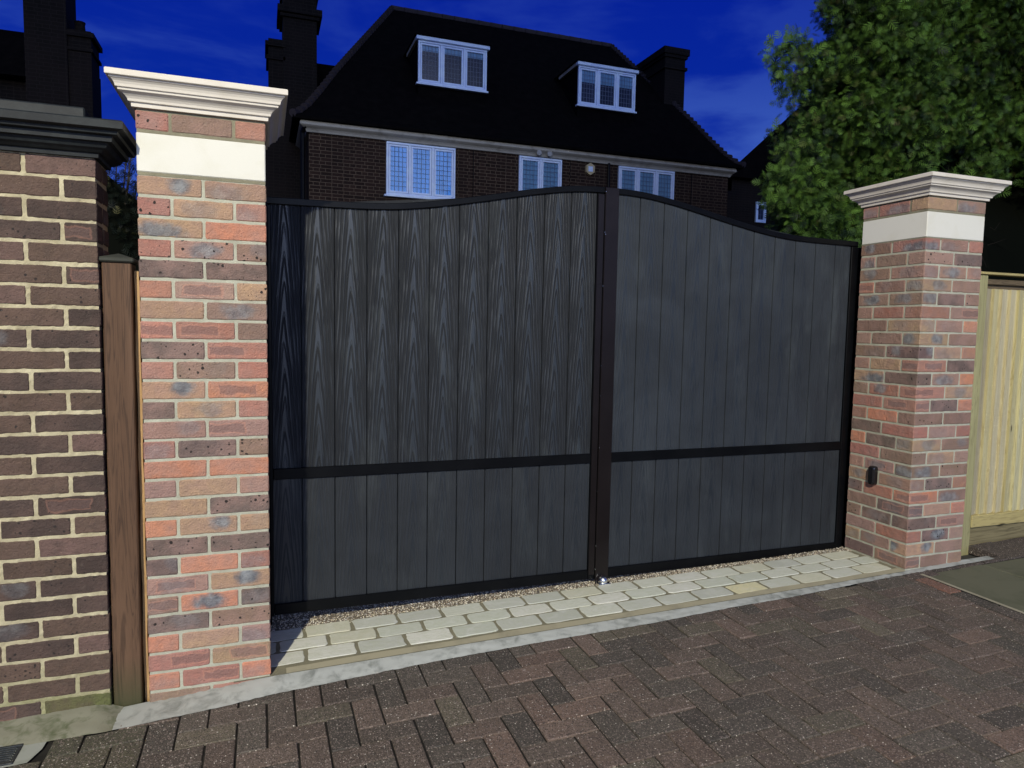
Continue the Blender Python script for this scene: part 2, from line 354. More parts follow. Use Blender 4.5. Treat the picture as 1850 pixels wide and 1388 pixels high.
def paver_mat():
    m, nt, b = mat('concrete_block_paver', rough=.72, spec=.4); P = pos(nt); a = attr(nt, 'bcol')
    c = mix_(nt, math_(nt, 'MULTIPLY', ramp_(nt, noise_(nt, P, 45, 5, .75), [(.35, 0), (.7, 1)]), .55), a.outputs['Color'], (.075, .060, .056))
    c = mix_(nt, math_(nt, 'MULTIPLY', ramp_(nt, noise_(nt, P, 3.2, 4, .6), [(.42, 0), (.7, 1)]), .4), c, (.085, .080, .068))
    # pale worn arrises and aggregate
    v1 = vor_(nt, P, 190); c1 = vor_(nt, P, 190, out=1); s1 = N(nt, 'ShaderNodeSeparateColor'); nt.links.new(c1, s1.inputs[0])
    ag = math_(nt, 'MULTIPLY', ramp_(nt, v1, [(.35, 1), (.6, 0)]), ramp_(nt, s1.outputs[0], [(.60, 0), (.68, 1)]))
    c = mix_(nt, math_(nt, 'MULTIPLY', ag, .62), c, (.36, .29, .26))
    v2 = vor_(nt, P, 95); c2 = vor_(nt, P, 95, out=1); s2 = N(nt, 'ShaderNodeSeparateColor'); nt.links.new(c2, s2.inputs[0])
    ag2 = math_(nt, 'MULTIPLY', ramp_(nt, v2, [(.14, 1), (.26, 0)]), ramp_(nt, s2.outputs[1], [(.74, 0), (.90, 1)]))
    c = mix_(nt, ag2, c, (.85, .80, .72))
    ag3 = math_(nt, 'MULTIPLY', ramp_(nt, v1, [(.35, 1), (.6, 0)]), ramp_(nt, s1.outputs[1], [(.68, 0), (.74, 1)]))
    c = mix_(nt, math_(nt, 'MULTIPLY', ag3, .85), c, (.018, .016, .016))
    setc(nt, b, c)
    h = math_(nt, 'ADD', noise_(nt, P, 220, 4, .75), math_(nt, 'MULTIPLY', ramp_(nt, v1, [(0, 1), (.6, 0)]), .6))
    nt.links.new(bump_(nt, h, .9, .004), b.inputs['Normal']); return m
M_PAVER = paver_mat()
def sett_mat():
    m, nt, b = mat('pale_sandstone_sett', rough=.7, spec=.3); P = pos(nt); a = attr(nt, 'bcol')
    c = a.outputs['Color']
    vn = noise_(nt, map_(nt, P, (7, 16, 7), rot=(0, 0, .6)), 1.0, 4, .55, 2.2)
    c = mix_(nt, math_(nt, 'MULTIPLY', ramp_(nt, vn, [(.46, 0), (.52, 1), (.60, 0)]), .35), c, (.46, .50, .36))
    c = mix_(nt, math_(nt, 'MULTIPLY', ramp_(nt, noise_(nt, P, 9, 4, .6, 1.0), [(.5, 0), (.72, 1)]), .35), c, (.72, .73, .70))
    c = mix_(nt, math_(nt, 'MULTIPLY', ramp_(nt, noise_(nt, P, 120, 4, .7), [(.55, 0), (.8, 1)]), .3), c, (.36, .36, .28))
    setc(nt, b, c); nt.links.new(bump_(nt, noise_(nt, P, 45, 5, .65), .35, .006), b.inputs['Normal']); return m
M_SETT = sett_mat()
def gravel_mat():
    m, nt, b = mat('resin_bound_gravel', rough=.6, spec=.35); a = attr(nt, 'bcol'); setc(nt, b, a.outputs['Color']); return m
M_GRAVEL = gravel_mat()
M_GBED = stone_mat('gravel_bed', (.20, .17, .125), (.09, .075, .06), .9, .9, 60)
M_SAND = stone_mat('joint_sand', (.012, .011, .010), (.030, .028, .024), .95, .8, 14)
M_GROUND = stone_mat('ground_surface', (.05, .05, .048), (.07, .068, .06), .9, .5, 2)
M_ROAD = stone_mat('asphalt', (.045, .045, .046), (.06, .06, .058), .85, .5, 3)

def house_brick(name, c1, c2, mo):
    m, nt, b = mat(name, rough=.9, spec=.15)
    uv = N(nt, 'ShaderNodeUVMap', uv_map='UVMap').outputs[0]
    t = N(nt, 'ShaderNodeTexBrick'); t.offset = .5; t.squash = .55; t.squash_frequency = 2
    nt.links.new(uv, t.inputs['Vector'])
    for k, v in (('Color1', c1+(1,)), ('Color2', c2+(1,)), ('Mortar', mo+(1,))): t.inputs[k].default_value = v
    for k, v in (('Scale', 1), ('Mortar Size', .0065), ('Mortar Smooth', .3), ('Bias', 0), ('Brick Width', .235), ('Row Height', .075)): t.inputs[k].default_value = v
    P = pos(nt)
    c = mix_(nt, ramp_(nt, noise_(nt, P, 1.1, 4, .6), [(.35, .0), (.7, .5)]), t.outputs[0], (.016, .011, .010))
    setc(nt, b, c); return m
M_HBRICK = house_brick('dark_house_brick', (.030, .017, .013), (.014, .0085, .007), (.11, .082, .058))
M_CBRICK = house_brick('near_black_brick', (.006, .005, .005), (.004, .0035, .0035), (.016, .013, .012))  # near-black brick for the chimneys, wing walls and neighbour houses
def tile_mat():
    m, nt, b = mat('dark_clay_tile', (.004, .004, .004), .95, .03); P = pos(nt)
    w_ = N(nt, 'ShaderNodeTexWave', wave_type='BANDS', bands_direction='Z', wave_profile='SAW'); w_.inputs['Scale'].default_value = 1.6
    nt.links.new(P, w_.inputs['Vector'])
    nt.links.new(bump_(nt, w_.outputs[1], .3, .03), b.inputs['Normal'])
    setc(nt, b, mix_(nt, ramp_(nt, noise_(nt, P, 5, 4, .7), [(.4, 0), (.7, 1)]), (.0028, .0026, .003), (.006, .005, .005))); return m
M_TILE = tile_mat()
M_RIDGE = paint_mat('ridge_tile_clay', (.030, .024, .028), .8, .2)
def glass_mat(name, tint=(.9, .95, 1)):
    m = bpy.data.materials.new(name); m.use_nodes = True; nt = m.node_tree; nt.nodes.clear()
    t = N(nt, 'ShaderNodeBsdfTransparent'); t.inputs[0].default_value = tint+(1,); g = N(nt, 'ShaderNodeBsdfGlossy'); g.inputs['Roughness'].default_value = .03
    f = N(nt, 'ShaderNodeFresnel'); f.inputs[0].default_value = 1.5; mx = N(nt, 'ShaderNodeMixShader')
    nt.links.new(f.outputs[0], mx.inputs[0]); nt.links.new(t.outputs[0], mx.inputs[1]); nt.links.new(g.outputs[0], mx.inputs[2])
    o = N(nt, 'ShaderNodeOutputMaterial'); nt.links.new(mx.outputs[0], o.inputs[0]); return m
M_GLASS = glass_mat('window_glass')
M_LEAD = mat('window_lead', (.09, .12, .20), .5, .3)[0]
def curtain_mat(name, col):
    m, nt, b = mat(name, col, .9, .1); P = pos(nt)
    n = noise_(nt, map_(nt, P, (30, 1, .6)), 1, 3, .5)
    setc(nt, b, mix_(nt, ramp_(nt, n, [(.35, 0), (.7, 1)]), col, tuple(x*.62 for x in col))); return m
M_CURT = curtain_mat('twilight_tinted_blind', (.20, .52, 1.0)); M_BLIND = curtain_mat('twilight_tinted_roller_blind', (.20, .36, .56)); M_ROOM = curtain_mat('unlit_room', (.018, .026, .060))  # white blinds, coloured with the twilight blue that falls on them

def leaf_mat(name, c1, c2):
    m, nt, b = mat(name, rough=.55, spec=.3); a = attr(nt, 'bcol'); P = pos(nt)
    s = N(nt, 'ShaderNodeSeparateColor'); nt.links.new(a.outputs['Color'], s.inputs[0])
    c = mix_(nt, s.outputs[0], c1, c2)
    c = mix_(nt, math_(nt, 'MULTIPLY', s.outputs[1], .6), c, (.16, .15, .045))
    setc(nt, b, c)
    tr = N(nt, 'ShaderNodeBsdfTranslucent'); nt.links.new(c, tr.inputs[0]); mx = N(nt, 'ShaderNodeMixShader'); mx.inputs[0].default_value = .18
    nt.links.new(b.outputs[0], mx.inputs[1]); nt.links.new(tr.outputs[0], mx.inputs[2]); nt.links.new(mx.outputs[0], nt.nodes['Material Output'].inputs[0])
    return m
M_LEAF = leaf_mat('conifer_spray', (.006, .018, .005), (.15, .29, .045))
M_LEAFD = leaf_mat('dark_foliage', (.006, .010, .006), (.010, .016, .008))
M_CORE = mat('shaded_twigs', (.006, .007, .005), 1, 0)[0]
M_BARK = mat('bark', (.05, .04, .03), .9, .1)[0]; M_DTWIG = mat('dark_twig', (.022, .018, .015), .9, .1)[0]

# ------------------------------------------------------------------ ground
PZ = lambda x: .032+.031*x                 # paver surface
SZ = lambda x: .0644+.024*x                 # sett surface
mb = MB()
xs = [-400, -8, -4, 0, 4.6, 8, 14, 400]
zs = [PZ(max(-6, min(x, 12)))-.06 for x in xs]
for i in range(len(xs)-1):
    mb.poly([(xs[i], -400, zs[i]), (xs[i+1], -400, zs[i+1]), (xs[i+1], 500, zs[i+1]), (xs[i], 500, zs[i])])
mb.build('ground', M_GROUND, kind='structure')
mb = MB(); mb.poly([(-60, -14, -.16), (60, -14, -.16), (60, -6.2, -.16), (-60, -6.2, -.16)])
# road kept just above the ground sheet on its low side
mb.v = [(x, y, PZ(max(-6, min(x, 12)))-.056) for x in (-60, -8, -4, 0, 4.6, 8, 14, 60) for y in (-14, -6.2)]
mb.f = [(2*i, 2*i+2, 2*i+3, 2*i+1) for i in range(7)]; mb.uv = [None]*7; mb.c = [(1, 1, 1, 1)]*7; mb.c2 = [(0, 0, 0, 0)]*7
mb.build('road', M_ROAD, kind='structure')

# joint sand bed under the blocks
mb = MB(); 
for i in range(12):
    x0, x1 = -4+i, -3+i
    mb.poly([(x0, -6, PZ(x0)-.0075), (x1, -6, PZ(x1)-.0075), (x1, .25 if x0 > 4.5 else .02, PZ(x1)-.0075), (x0, .25 if x0 > 4.5 else .02, PZ(x0)-.0075)])
mb.build('paving_bed', M_SAND, kind='structure')

# herringbone blocks
def block(mb, x0, x1, y0, y1, z, b=.0028, th=.05):
    j = lambda: random.uniform(-.0012, .0012)
    dz = [random.uniform(-.0022, .0022) for _ in range(2)]; dz0 = random.uniform(-.0018, .0018)
    a = [(x0+j(), y0+j()), (x1+j(), y0+j()), (x1+j(), y1+j()), (x0+j(), y1+j())]
    cx, cy = (x0+x1)/2, (y0+y1)/2
    zz = lambda x, y: z(x)+dz0+dz[0]*(x-cx)/.1+dz[1]*(y-cy)/.1
    top = [(x+(b if x < cx else -b), y+(b if y < cy else -b)) for x, y in a]
    v = [(x, y, zz(x, y)-th) for x, y in a]+[(x, y, zz(x, y)-b) for x, y in a]+[(x, y, zz(x, y)) for x, y in top]
    f = [(8, 9, 10, 11)]
    for k in range(4):
        n = (k+1) % 4; f += [(k, n, 4+n, 4+k), (4+k, 4+n, 8+n, 8+k)]
    mb.mesh(v, f)
PAVC = [(.150, .108, .098)]*6+[(.115, .088, .080)]*5+[(.185, .128, .115)]*3+[(.118, .098, .090)]*4+[(.082, .070, .066)]*4+[(.160, .135, .108)]*3+[(.185, .122, .108)]*1
mb = MB(); g = .0037; M1 = .1012
ox, oy = 2.245-22*M1, -.05
def fedge(x):      # front edge of the concrete haunch
    P = [(-9, -.13), (-.6, -.13), (-.1, -.148), (.26, -.122), (.42, -.098), (.87, -.076), (1.14, -.064), (1.65, -.062), (2.16, -.070), (2.6, -.055), (3.0, -.057), (3.5, -.038), (3.85, -.030), (4.5, -.030), (9, -.030)]
    for (a, ya), (b, yb) in zip(P, P[1:]):
        if a <= x <= b: return ya+(yb-ya)*(x-a)/(b-a)
    return -.1
for i in range(-38, 60):
    for j in range(-58, 3):
        k = (i-j) % 4
        x0, y0 = ox+i*M1, oy+j*M1
        if k == 0: x1, y1 = x0+2*M1, y0+M1
        elif k == 3: x1, y1 = x0+M1, y0+2*M1
        else: continue
        cx = (x0+x1)/2
        if y0 > fedge(cx) + .02: continue
        if y1 > fedge(cx) + .02: y1 = fedge(cx)+.02
        if x1 > 3.798: 
            if x0 > 3.77: continue
            x1 = 3.798
        if y1-y0 < .03 or x1-x0 < .03: continue
        if x0 < -.30 and x1 > -.66 and y1 > -.255:
            if y0 > -.28: continue
            y1 = -.256
        c = random.choice(PAVC); s = random.uniform(.8, 1.2); c = (c[0]*s, c[1]*s*1.06, c[2]*s*.95)
        if cx < -.02 and y1 > -.45:
            t = .75; c = tuple(q*(1-t)+e*t for q, e in zip(c, (.075, .082, .045)))
        elif cx > 3.4 and random.random() < .4: c = tuple(q*.6+e*.4 for q, e in zip(c, (.08, .08, .06)))
        mb.cur = c+(1,)
        block(mb, x0+g, x1-g, y0+.0022, y1-.0022, PZ)
# border course beside the flagstones, and the header row behind them
y = -.318
while y > -6:
    if y < -.25 or True:
        s = random.uniform(.8, 1.15); mb.cur = tuple(q*s for q in random.choice([(.075, .066, .055), (.09, .07, .06), (.06, .058, .048)]))+(1,)
        block(mb, 3.802, 3.886, y-.2+g, y-g, PZ)
    y -= .2024
x = 3.802
while x < 8:
    s = random.uniform(.8, 1.15); mb.cur = tuple(q*s for q in random.choice([(.075, .062, .055), (.09, .07, .062), (.055, .05, .044)]))+(1,)
    block(mb, x+g, x+.2-g, -.060 if x > 3.9 else -.105, .0 if x < 4.5 else .20, PZ); x += .2024
mb.build('herringbone_paving', M_PAVER, kind='structure')
mb = MB(); mb.cur = (.30, .145, .10, 1); block(mb, 3.802, 3.884, -.314, -.110, lambda x: PZ(x)+.002)
mb.build('replacement_paver', M_PAVER, kind='structure')
# flagstones
mb = MB()
for k, (xa, xb) in enumerate([(3.912, 4.362), (4.366, 4.98), (4.99, 5.6), (5.61, 6.2), (6.21, 8)]):
    for ya, yb in [(-.60, -.066), (-1.21, -.61), (-1.82, -1.22), (-2.43, -1.83), (-3.04, -2.44), (-6, -3.05)]:
        block(mb, xa+.003, xb-.003, ya+.003, yb-.003, lambda x: PZ(x)+.001, .006)
mb.build('flagstone_paving', M_SLAB, kind='structure')
mb = MB(); mb.mesh([(3.888, -6, PZ(3.9)+.002), (3.910, -6, PZ(3.9)+.002), (3.911, -.062, PZ(3.9)+.003), (3.887, -.062, PZ(3.9)+.003)], [(0, 1, 2, 3)])
mb.build('pointing_strip', M_KERB, kind='structure')

# concrete haunch in front of the setts and the new pillars
def haunch(name, m, xs, back, bz, rough=.0035):
    mb = MB(); V = []; n = 7
    for x in xs:
        yb, zb = back(x), bz(x); yf = fedge(x)-.004+random.uniform(-.0025, .0025); zf = PZ(x)+.0022
        for k in range(n):
            t = k/(n-1); y = yb+(yf-yb)*t; zz = zb+(zf-zb)*(t**1.25)
            if name == 'old_concrete_fillet': zz = zb+(zf-zb)*t
            V.append((x, y, zz+(random.uniform(-1, 1)*rough if 0 < k < n-1 else 0)))
    Fc = [(i*n+k, (i+1)*n+k, (i+1)*n+k+1, i*n+k+1) for i in range(len(xs)-1) for k in range(n-1)]
    mb.mesh(V, Fc); mb.build(name, m, smooth=True, kind='structure')
def lin(a, b, t): return a+(b-a)*max(0, min(1, t))
def bzf(x):
    if x < 0: return lin(.028, .036, (x+.1)/.1)
    if x < .44: return lin(.036, .074, x/.44)
    if x < 3.85: return SZ(x)-.001
    if x > 4.29: return lin(.174, PZ(x)+.005, (x-4.29)/.30)
    return lin(.159, .174, (x-3.85)/.44)
haunch('concrete_fillet', M_CONC, [-.10+.02*i for i in range(int(4.62/.02)+1)], lambda x: .012 if (x < .44 or x > 3.86) else .002, bzf)
haunch('old_concrete_fillet', M_CONC_OLD, [-3+.03*i for i in range(98)], lambda x: .012, lambda x: PZ(x)+(.032 if x < -.16 else lin(.032, .001, (x+.16)/.07)), .0065)
# collar round the drain
mb = MB(); zc = lambda x: PZ(x)+.002
V = [(-.66, -.115), (-.30, -.115), (-.305, -.19), (-.33, -.26), (-.37, -.262), (-.66, -.262)]
mb.mesh([(x, y, zc(x)) for x, y in V], [tuple(range(6))]); mb.build('drain_collar', M_CONC_FR, kind='structure')
dr = thing('drain_cover', 'small black wet gully grating set in concrete at the foot of the old brick pier', 'drain cover', (-.45, -.19, PZ(-.45)))
mb = MB()
mb.box(-.53, -.372, -.252, -.247+.01, PZ(-.45)-.02, PZ(-.45)+.0085, .002); mb.box(-.53, -.372, -.146, -.134, PZ(-.45)-.02, PZ(-.45)+.0085, .002)
mb.box(-.53, -.518, -.2415, -.1465, PZ(-.45)-.02, PZ(-.45)+.0083, .002); mb.box(-.384, -.372, -.2415, -.1465, PZ(-.45)-.02, PZ(-.45)+.0083, .002)
mb.build('rim', M_IRON, dr)
mb = MB()
for k in range(7): mb.box(-.5165, -.3855, -.238+k*.0135, -.230+k*.0135, PZ(-.45)-.018, PZ(-.45)+.0075, .0015)
mb.build('grating', M_IRON, dr)
mb = MB(); mb.box(-.529, -.373, -.25, -.136, PZ(-.45)-.03, PZ(-.45)+.0035); mb.build('well', M_BLACK, dr)

# setts
mb = MB()
def sett(x0, x1, y0, y1):
    rot = -.008; cx, cy = (x0+x1)/2, (y0+y1)/2; hx, hy = (x1-x0)/2, (y1-y0)/2
    n = 4; ring = []
    r = random.uniform(.010, .020)
    for sx, sy in ((-1, -1), (1, -1), (1, 1), (-1, 1)):
        a0 = math.atan2(sy, sx)
        for t in (-1, 0, 1):
            a = a0+t*.6; ring.append([sx*(hx-r)+r*math.cos(a)*1.1, sy*(hy-r)+r*math.sin(a)*1.1])
    out = []
    for k in range(12):
        p, q = ring[k], ring[(k+1) % 12]; out.append(p)
        if k % 3 == 2:
            for t in (.33, .66): out.append([p[0]+(q[0]-p[0])*t, p[1]+(q[1]-p[1])*t])
    out = [(a+random.uniform(-.0028, .0028), b+random.uniform(-.0028, .0028)) for a, b in out]
    dz = random.uniform(-.001, .0025); k = len(out)
    def P(a, b, z): x, y = cx+a, cy+b-(cx-2.1)*.010; return (x, y, SZ(x)+dz+z)
    V = [P(a, b, -.02) for a, b in out]+[P(a*.998, b*.998, .0004) for a, b in out]+[P(a*.972, b*.95, .0014) for a, b in out]+[P(0, 0, .0018)]
    Fc = []
    for i in range(k):
        j = (i+1) % k; Fc += [(i, j, k+j, k+i), (k+i, k+j, 2*k+j, 2*k+i), (2*k+i, 2*k+j, 3*k)]
    mb.mesh(V, Fc)
SC = [(.61, .63, .55), (.56, .59, .51), (.66, .67, .60), (.53, .55, .49), (.59, .59, .47)]
for row, (y0, y1, off) in enumerate([(.062, .170, .584), (.184, .286, .688), (.300, .408, .590)]):
    x = off-.2155*2
    while x < 4.6:
        a, b = x+.0090, x+.2155-.0090
        a = max(a, .35); b2 = min(b, 3.845)
        if b2-a > .03:
            c = random.choice(SC); s = random.uniform(.92, 1.06)
            if row == 0 and abs(x-2.73) < .11: c = (.66, .62, .40)
            mb.cur = tuple(q*s for q in c)+(1,); sett(a, b2, y0, y1)
        x += .2155
mb.build('sett_paving', M_SETT, kind='structure')
mb = MB()
X = [.30+.1*i for i in range(36)]+[3.849]
for a, b in zip(X, X[1:]):
    A = lambda x, y: (x, y-(x-2.1)*.010 if y > .05 else y, SZ(x)-.0012+(.0 if y > .01 else .001))
    mb.poly([A(a, -.004), A(b, -.004), A(b, .06), A(a, .06)]); mb.poly([A(a, .06), A(b, .06), A(b, .42), A(a, .42)])
mb.build('bedding_mortar', M_MORTAR_TAN, kind='structure')
M_EDGE = stone_mat('sandy_edge_mortar', (.40, .37, .26), (.28, .26, .19), .85, .8, 8)
mb = MB()
for a, b in zip(X, X[1:]):
    if a < .43: continue
    w1, w2 = .046+.004*math.sin(a*9), .046+.004*math.sin(b*9)
    mb.poly([(a, -.004, SZ(a)+.0018), (b, -.004, SZ(b)+.0018), (b, w2, SZ(b)+.0022), (a, w1, SZ(a)+.0022)])
mb.build('edging_mortar', M_EDGE, kind='structure')
# thin front riser stones under the setts edge: uneven little upstands of mortar
# gravel strip
mb = MB()
for a, b in zip(X, X[1:]): mb.poly([(a, .40, SZ(a)-.005), (b, .40, SZ(b)-.005), (b, 6, SZ(b)-.005), (a, 6, SZ(a)-.005)])
mb.build('gravel_bed', M_GBED, kind='structure')
mb = MB()
ico = [(0, 0, 1), (.894, 0, .447), (.276, .851, .447), (-.724, .526, .447), (-.724, -.526, .447), (.276, -.851, .447), (0, 0, -.6)]
icf = [(0, 1, 2), (0, 2, 3), (0, 3, 4), (0, 4, 5), (0, 5, 1), (6, 2, 1), (6, 3, 2), (6, 4, 3), (6, 5, 4), (6, 1, 5)]
GC = [(.85, .80, .62), (.80, .72, .52), (.88, .85, .74), (.55, .44, .32), (.34, .28, .23), (.74, .66, .50), (.86, .80, .66), (.14, .13, .12), (.68, .64, .56)]
for k in range(9500):
    x = random.uniform(.40, 3.86); y = random.uniform(0, 1)**1.15*.22+.397-(x-2.1)*.010+random.uniform(-.006, .004)
    r = random.uniform(.0022, .0050); a = random.uniform(0, 6.28); ca, sa = math.cos(a), math.sin(a); e = random.uniform(.6, 1.5)
    s = random.uniform(.7, 1.1); mb.cur = tuple(min(1, q*s) for q in random.choice(GC))+(1,)
    zz = SZ(x)-.004+r*.3
    mb.mesh([(x+(px*ca*e-py*sa)*r, y+(px*sa*e+py*ca)*r, zz+pz*r*.8) for px, py, pz in ico], icf)
mb.build('gravel', M_GRAVEL, kind='stuff', label='strip of fine golden gravel between the setts and the foot of the gate', cat='gravel', recalc=False)

# ------------------------------------------------------------------ bricks
BC = {'o': (.58, .235, .150), 'r': (.42, .180, .145), 'p': (.38, .22, .195), 'b': (.27, .165, .130), 'd': (.165, .110, .105), 't': (.46, .28, .19), 'm': (.38, .22, .175), 'n': (.46, .21, .16)}
def brick(mb, c, x, y, z, e, jit=.0015, ch=.0035, axis='x'):
    """one brick: centre x,y,z, extents e=(ex,ey,ez); long stations along the given axis so the arrises wobble"""
    hx, hy, hz = e[0]/2, e[1]/2, e[2]/2
    L = hx if axis == 'x' else hy; W = hy if axis == 'x' else hx
    n = 7 if L > .08 else 4
    st = [-L, -L+ch]+[-L+ch+(2*L-2*ch)*i/(n) for i in range(1, n)]+[L-ch, L]
    V = []
    for i, s in enumerate(st):
        sh = ch if i in (0, len(st)-1) else 0
        w, h = W-sh, hz-sh
        prof = [(-w, -h+ch), (-w, h-ch), (-w+ch, h), (w-ch, h), (w, h-ch), (w, -h+ch), (w-ch, -h), (-w+ch, -h)]
        for a, b in prof:
            a += random.uniform(-.0006, .0006); b += random.uniform(-jit, jit); ss = s+random.uniform(-jit, jit)*.6
            V.append((x+ss, y+a, z+b) if axis == 'x' else (x+a, y+ss, z+b))
    m_ = len(st); Fc = [(i*8+k, i*8+(k+1) % 8, (i+1)*8+(k+1) % 8, (i+1)*8+k) for i in range(m_-1) for k in range(8)]
    Fc += [tuple(range(8)), tuple((m_-1)*8+k for k in range(8))[::-1]]
    def uvf(pts):
        p = np.array(pts); nn = np.abs(np.cross(p[1]-p[0], p[2]-p[0])); ax = int(nn.argmax())
        o = p-np.array([x, y, z]); return o[:, [1, 2]] if ax == 0 else (o[:, [0, 2]] if ax == 1 else o[:, [0, 1]])
    mb.cur = c[0]; mb.cur2 = c[1]; mb.mesh(V, Fc, uvf)
def bspec(code, old=False):
    """letter = body colour; G patch, s specks, k core"""
    base = BC[code[0]]; base = (base[0]*.98, base[1]*1.07, base[2]*1.0); s = random.uniform(.88, 1.12); base = tuple(min(.9, q*s*random.uniform(.95, 1.05)) for q in base)
    return (base+(1,), (random.uniform(.35, 1.0) if 'G' in code else (random.random()**5)*.5, 1.0 if 's' in code else .15*random.random(), 1.0 if 'k' in code else 0.0, random.random()))
POOL = ['tG', 'tG', 'rG', 'ts', 'r', 'r', 'o', 'o', 'p', 'pk', 'rk', 'ds', 'ds', 'b', 'bs', 'bk', 't', 'n', 'm', 'mG', 'ms', 'nk', 'p']
LEFT = {1: 'tG mG', 2: 'rs tG n', 3: 'tG o', 4: 'rs mGs bs', 5: 'ds ds', 6: 'n pk ts', 7: 't bG', 8: 'nk rk b', 9: 'ds rk', 10: 'n bs r', 11: 'tG ok', 12: 'd tG r', 13: 'mG pk', 14: 'r ds bs', 15: 'o o',
        16: 'p t m', 17: 't ds', 18: 'o tG t', 19: 'ds ds', 20: 'd o r', 21: 'pk tG', 22: 'bk oG ds', 23: 'ds bs', 24: 'o t p', 25: 'rk tk', 26: 'o rk o', 27: 'b rk', 28: 'b b'}
RIGHT = {1: 'rs mG r', 2: 'ps ds', 3: 't mG m', 4: 'tG m', 5: 'ts d bs', 6: 'r pk', 7: 'm m o', 8: 'tG b', 9: 'ms tG n', 10: 'rk ds', 11: 't mG o', 12: 'rk tG', 13: 'o ds o', 14: 'bs b', 15: 't p r', 16: 'tG bG', 17: 'p tG p',
         18: 'bG bs', 19: 'o ds n', 20: 'ok bG', 21: 'pk t o', 22: 'ds pk', 23: 't dGs p', 24: 'tG p', 25: 'b b m'}
RSIDE = {1: 'bG rG', 2: 'r b n', 3: 'bG mG', 4: 'r b r', 5: 'bG bG', 6: 'b r r', 7: 'b t', 8: 'b bs b', 9: 'b dGs', 10: 'r t n', 11: 'tG ds', 12: 't rG r', 13: 'r nk', 14: 'b o b', 15: 'ds r', 16: 'rk ds o', 17: 'r bs', 18: 'bG pk t', 19: 'tG m', 20: 'b r ok', 21: 'b dk', 22: 'r ds r', 23: 'p r', 24: 'o bG r', 25: 'ds bk'}
RSIDE[0] = 'rG r'
def pier_course(mb, x0, y0, zc, typ, front, side, w=.44, bh=.0645):
    """typ 'SS' two stretchers on the front, 'HSH' closers either side of one stretcher; side = codes of the left face, rear to front"""
    h = .1075; s = .215; j = .010
    pk = lambda: random.choice(POOL)
    if typ == 'SS':
        fr = [(x0+s/2, front[0]), (x0+w-s/2, front[1])]
        for cx, c in fr: brick(mb, bspec(c), cx, y0+h/2, zc, (s, h, bh))
        for cx in (x0+s/2, x0+w-s/2): brick(mb, bspec(pk()), cx, y0+w-h/2, zc, (s, h, bh))
        sc_ = side[1] if len(side) > 1 else pk()
        brick(mb, bspec(sc_), x0+h/2, y0+w/2, zc, (h, w-2*h-2*j, bh), axis='y'); brick(mb, bspec(pk()), x0+w-h/2, y0+w/2, zc, (h, w-2*h-2*j, bh), axis='y')
    else:
        # corner bricks run back along the sides
        for xx in (0, 1):
            cx = x0+h/2 if xx == 0 else x0+w-h/2
            brick(mb, bspec(front[0] if xx == 0 else front[2]), cx, y0+s/2, zc, (h, s, bh), axis='y')
            brick(mb, bspec(side[0] if xx == 0 else pk()), cx, y0+w-s/2, zc, (h, s, bh), axis='y')
        brick(mb, bspec(front[1]), x0+w/2, y0+h/2, zc, (w-2*h-2*j, h, bh)); brick(mb, bspec(pk()), x0+w/2, y0+w-h/2, zc, (w-2*h-2*j, h, bh))

CAPP = [(.004, 2.257), (.010, 2.257), (.011, 2.271), (.019, 2.273), (.021, 2.281), (.026, 2.288), (.034, 2.295), (.044, 2.300), (.046, 2.301), (.047, 2.308), (.053, 2.310),
        (.055, 2.319), (.059, 2.327), (.065, 2.333), (.069, 2.335), (.070, 2.340), (.079, 2.341), (.080, 2.343), (.080, 2.359), (.077, 2.362), (-.19, 2.385)]
def cap_mesh(x0, y0, w, prof, d=None):
    mb = MB(); d = d or w; V = []
    for o, z in prof: V += [(x0-o, y0-o, z), (x0+w+o, y0-o, z), (x0+w+o, y0+d+o, z), (x0-o, y0+d+o, z)]
    n = len(prof); Fc = [(i*4+k, i*4+(k+1) % 4, (i+1)*4+(k+1) % 4, (i+1)*4+k) for i in range(n-1) for k in range(4)]
    Fc += [(0, 3, 2, 1), tuple((n-1)*4+k for k in range(4))]
    mb.mesh(V, Fc); return mb
def pillar(name, label, x0, codes, sides, dz, kmax, start, topc):
    t = thing(name, label, 'gate pillar', (x0+.22, .22, .02), 'new brick gate pillars')
    mb = MB()
    for k in range(1, kmax+1):
        zc = 2.025+dz-.075*k+.0325+.005
        typ = 'SS' if (k % 2 == 1) == (start == 'SS') else 'HSH'
        c = codes.get(k, 'b m b' if typ == 'HSH' else 'b m').split(); sd = sides.get(k, '').split() or [random.choice(POOL) for _ in range(3)]
        if len(c) < 3 and typ == 'HSH': c = c+['m']*(3-len(c))
        # on the right pillar the visible left face follows the codes
        if typ == 'HSH': sd = [sd[0], sd[-1]]; c = [sd[1] if sides is RSIDE else c[0], c[1], c[2]]
        pier_course(mb, x0, 0, zc, typ, c, sd)
    typ, c = topc; pier_course(mb, x0, 0, 2.2165, typ, c.split(), ['b', 'rG', 'r'])
    mb.build('brickwork', M_BRICK, t)
    mb = MB(); r = .0035
    mb.box(x0+r, x0+.44-r, r, .44-r, -.12, 2.022); mb.build('mortar_joints', M_MORTAR, t)
    mb = MB(); r = .002
    mb.box(x0+r, x0+.44-r, r, .44-r, 2.0222, 2.0338); mb.box(x0+r+.001, x0+.44-r-.001, r+.001, .44-r-.001, 2.1722, 2.258); mb.build('bedding_joints', M_MORTAR_TAN, t)
    mb = MB(); mb.chamfer(x0+.001, x0+.439, .001, .439, 2.034, 2.172, .003); mb.build('stone_band', M_BAND, t)
    cap_mesh(x0, 0, .44, CAPP).build('coping_stone', M_CAP, t)
    return t
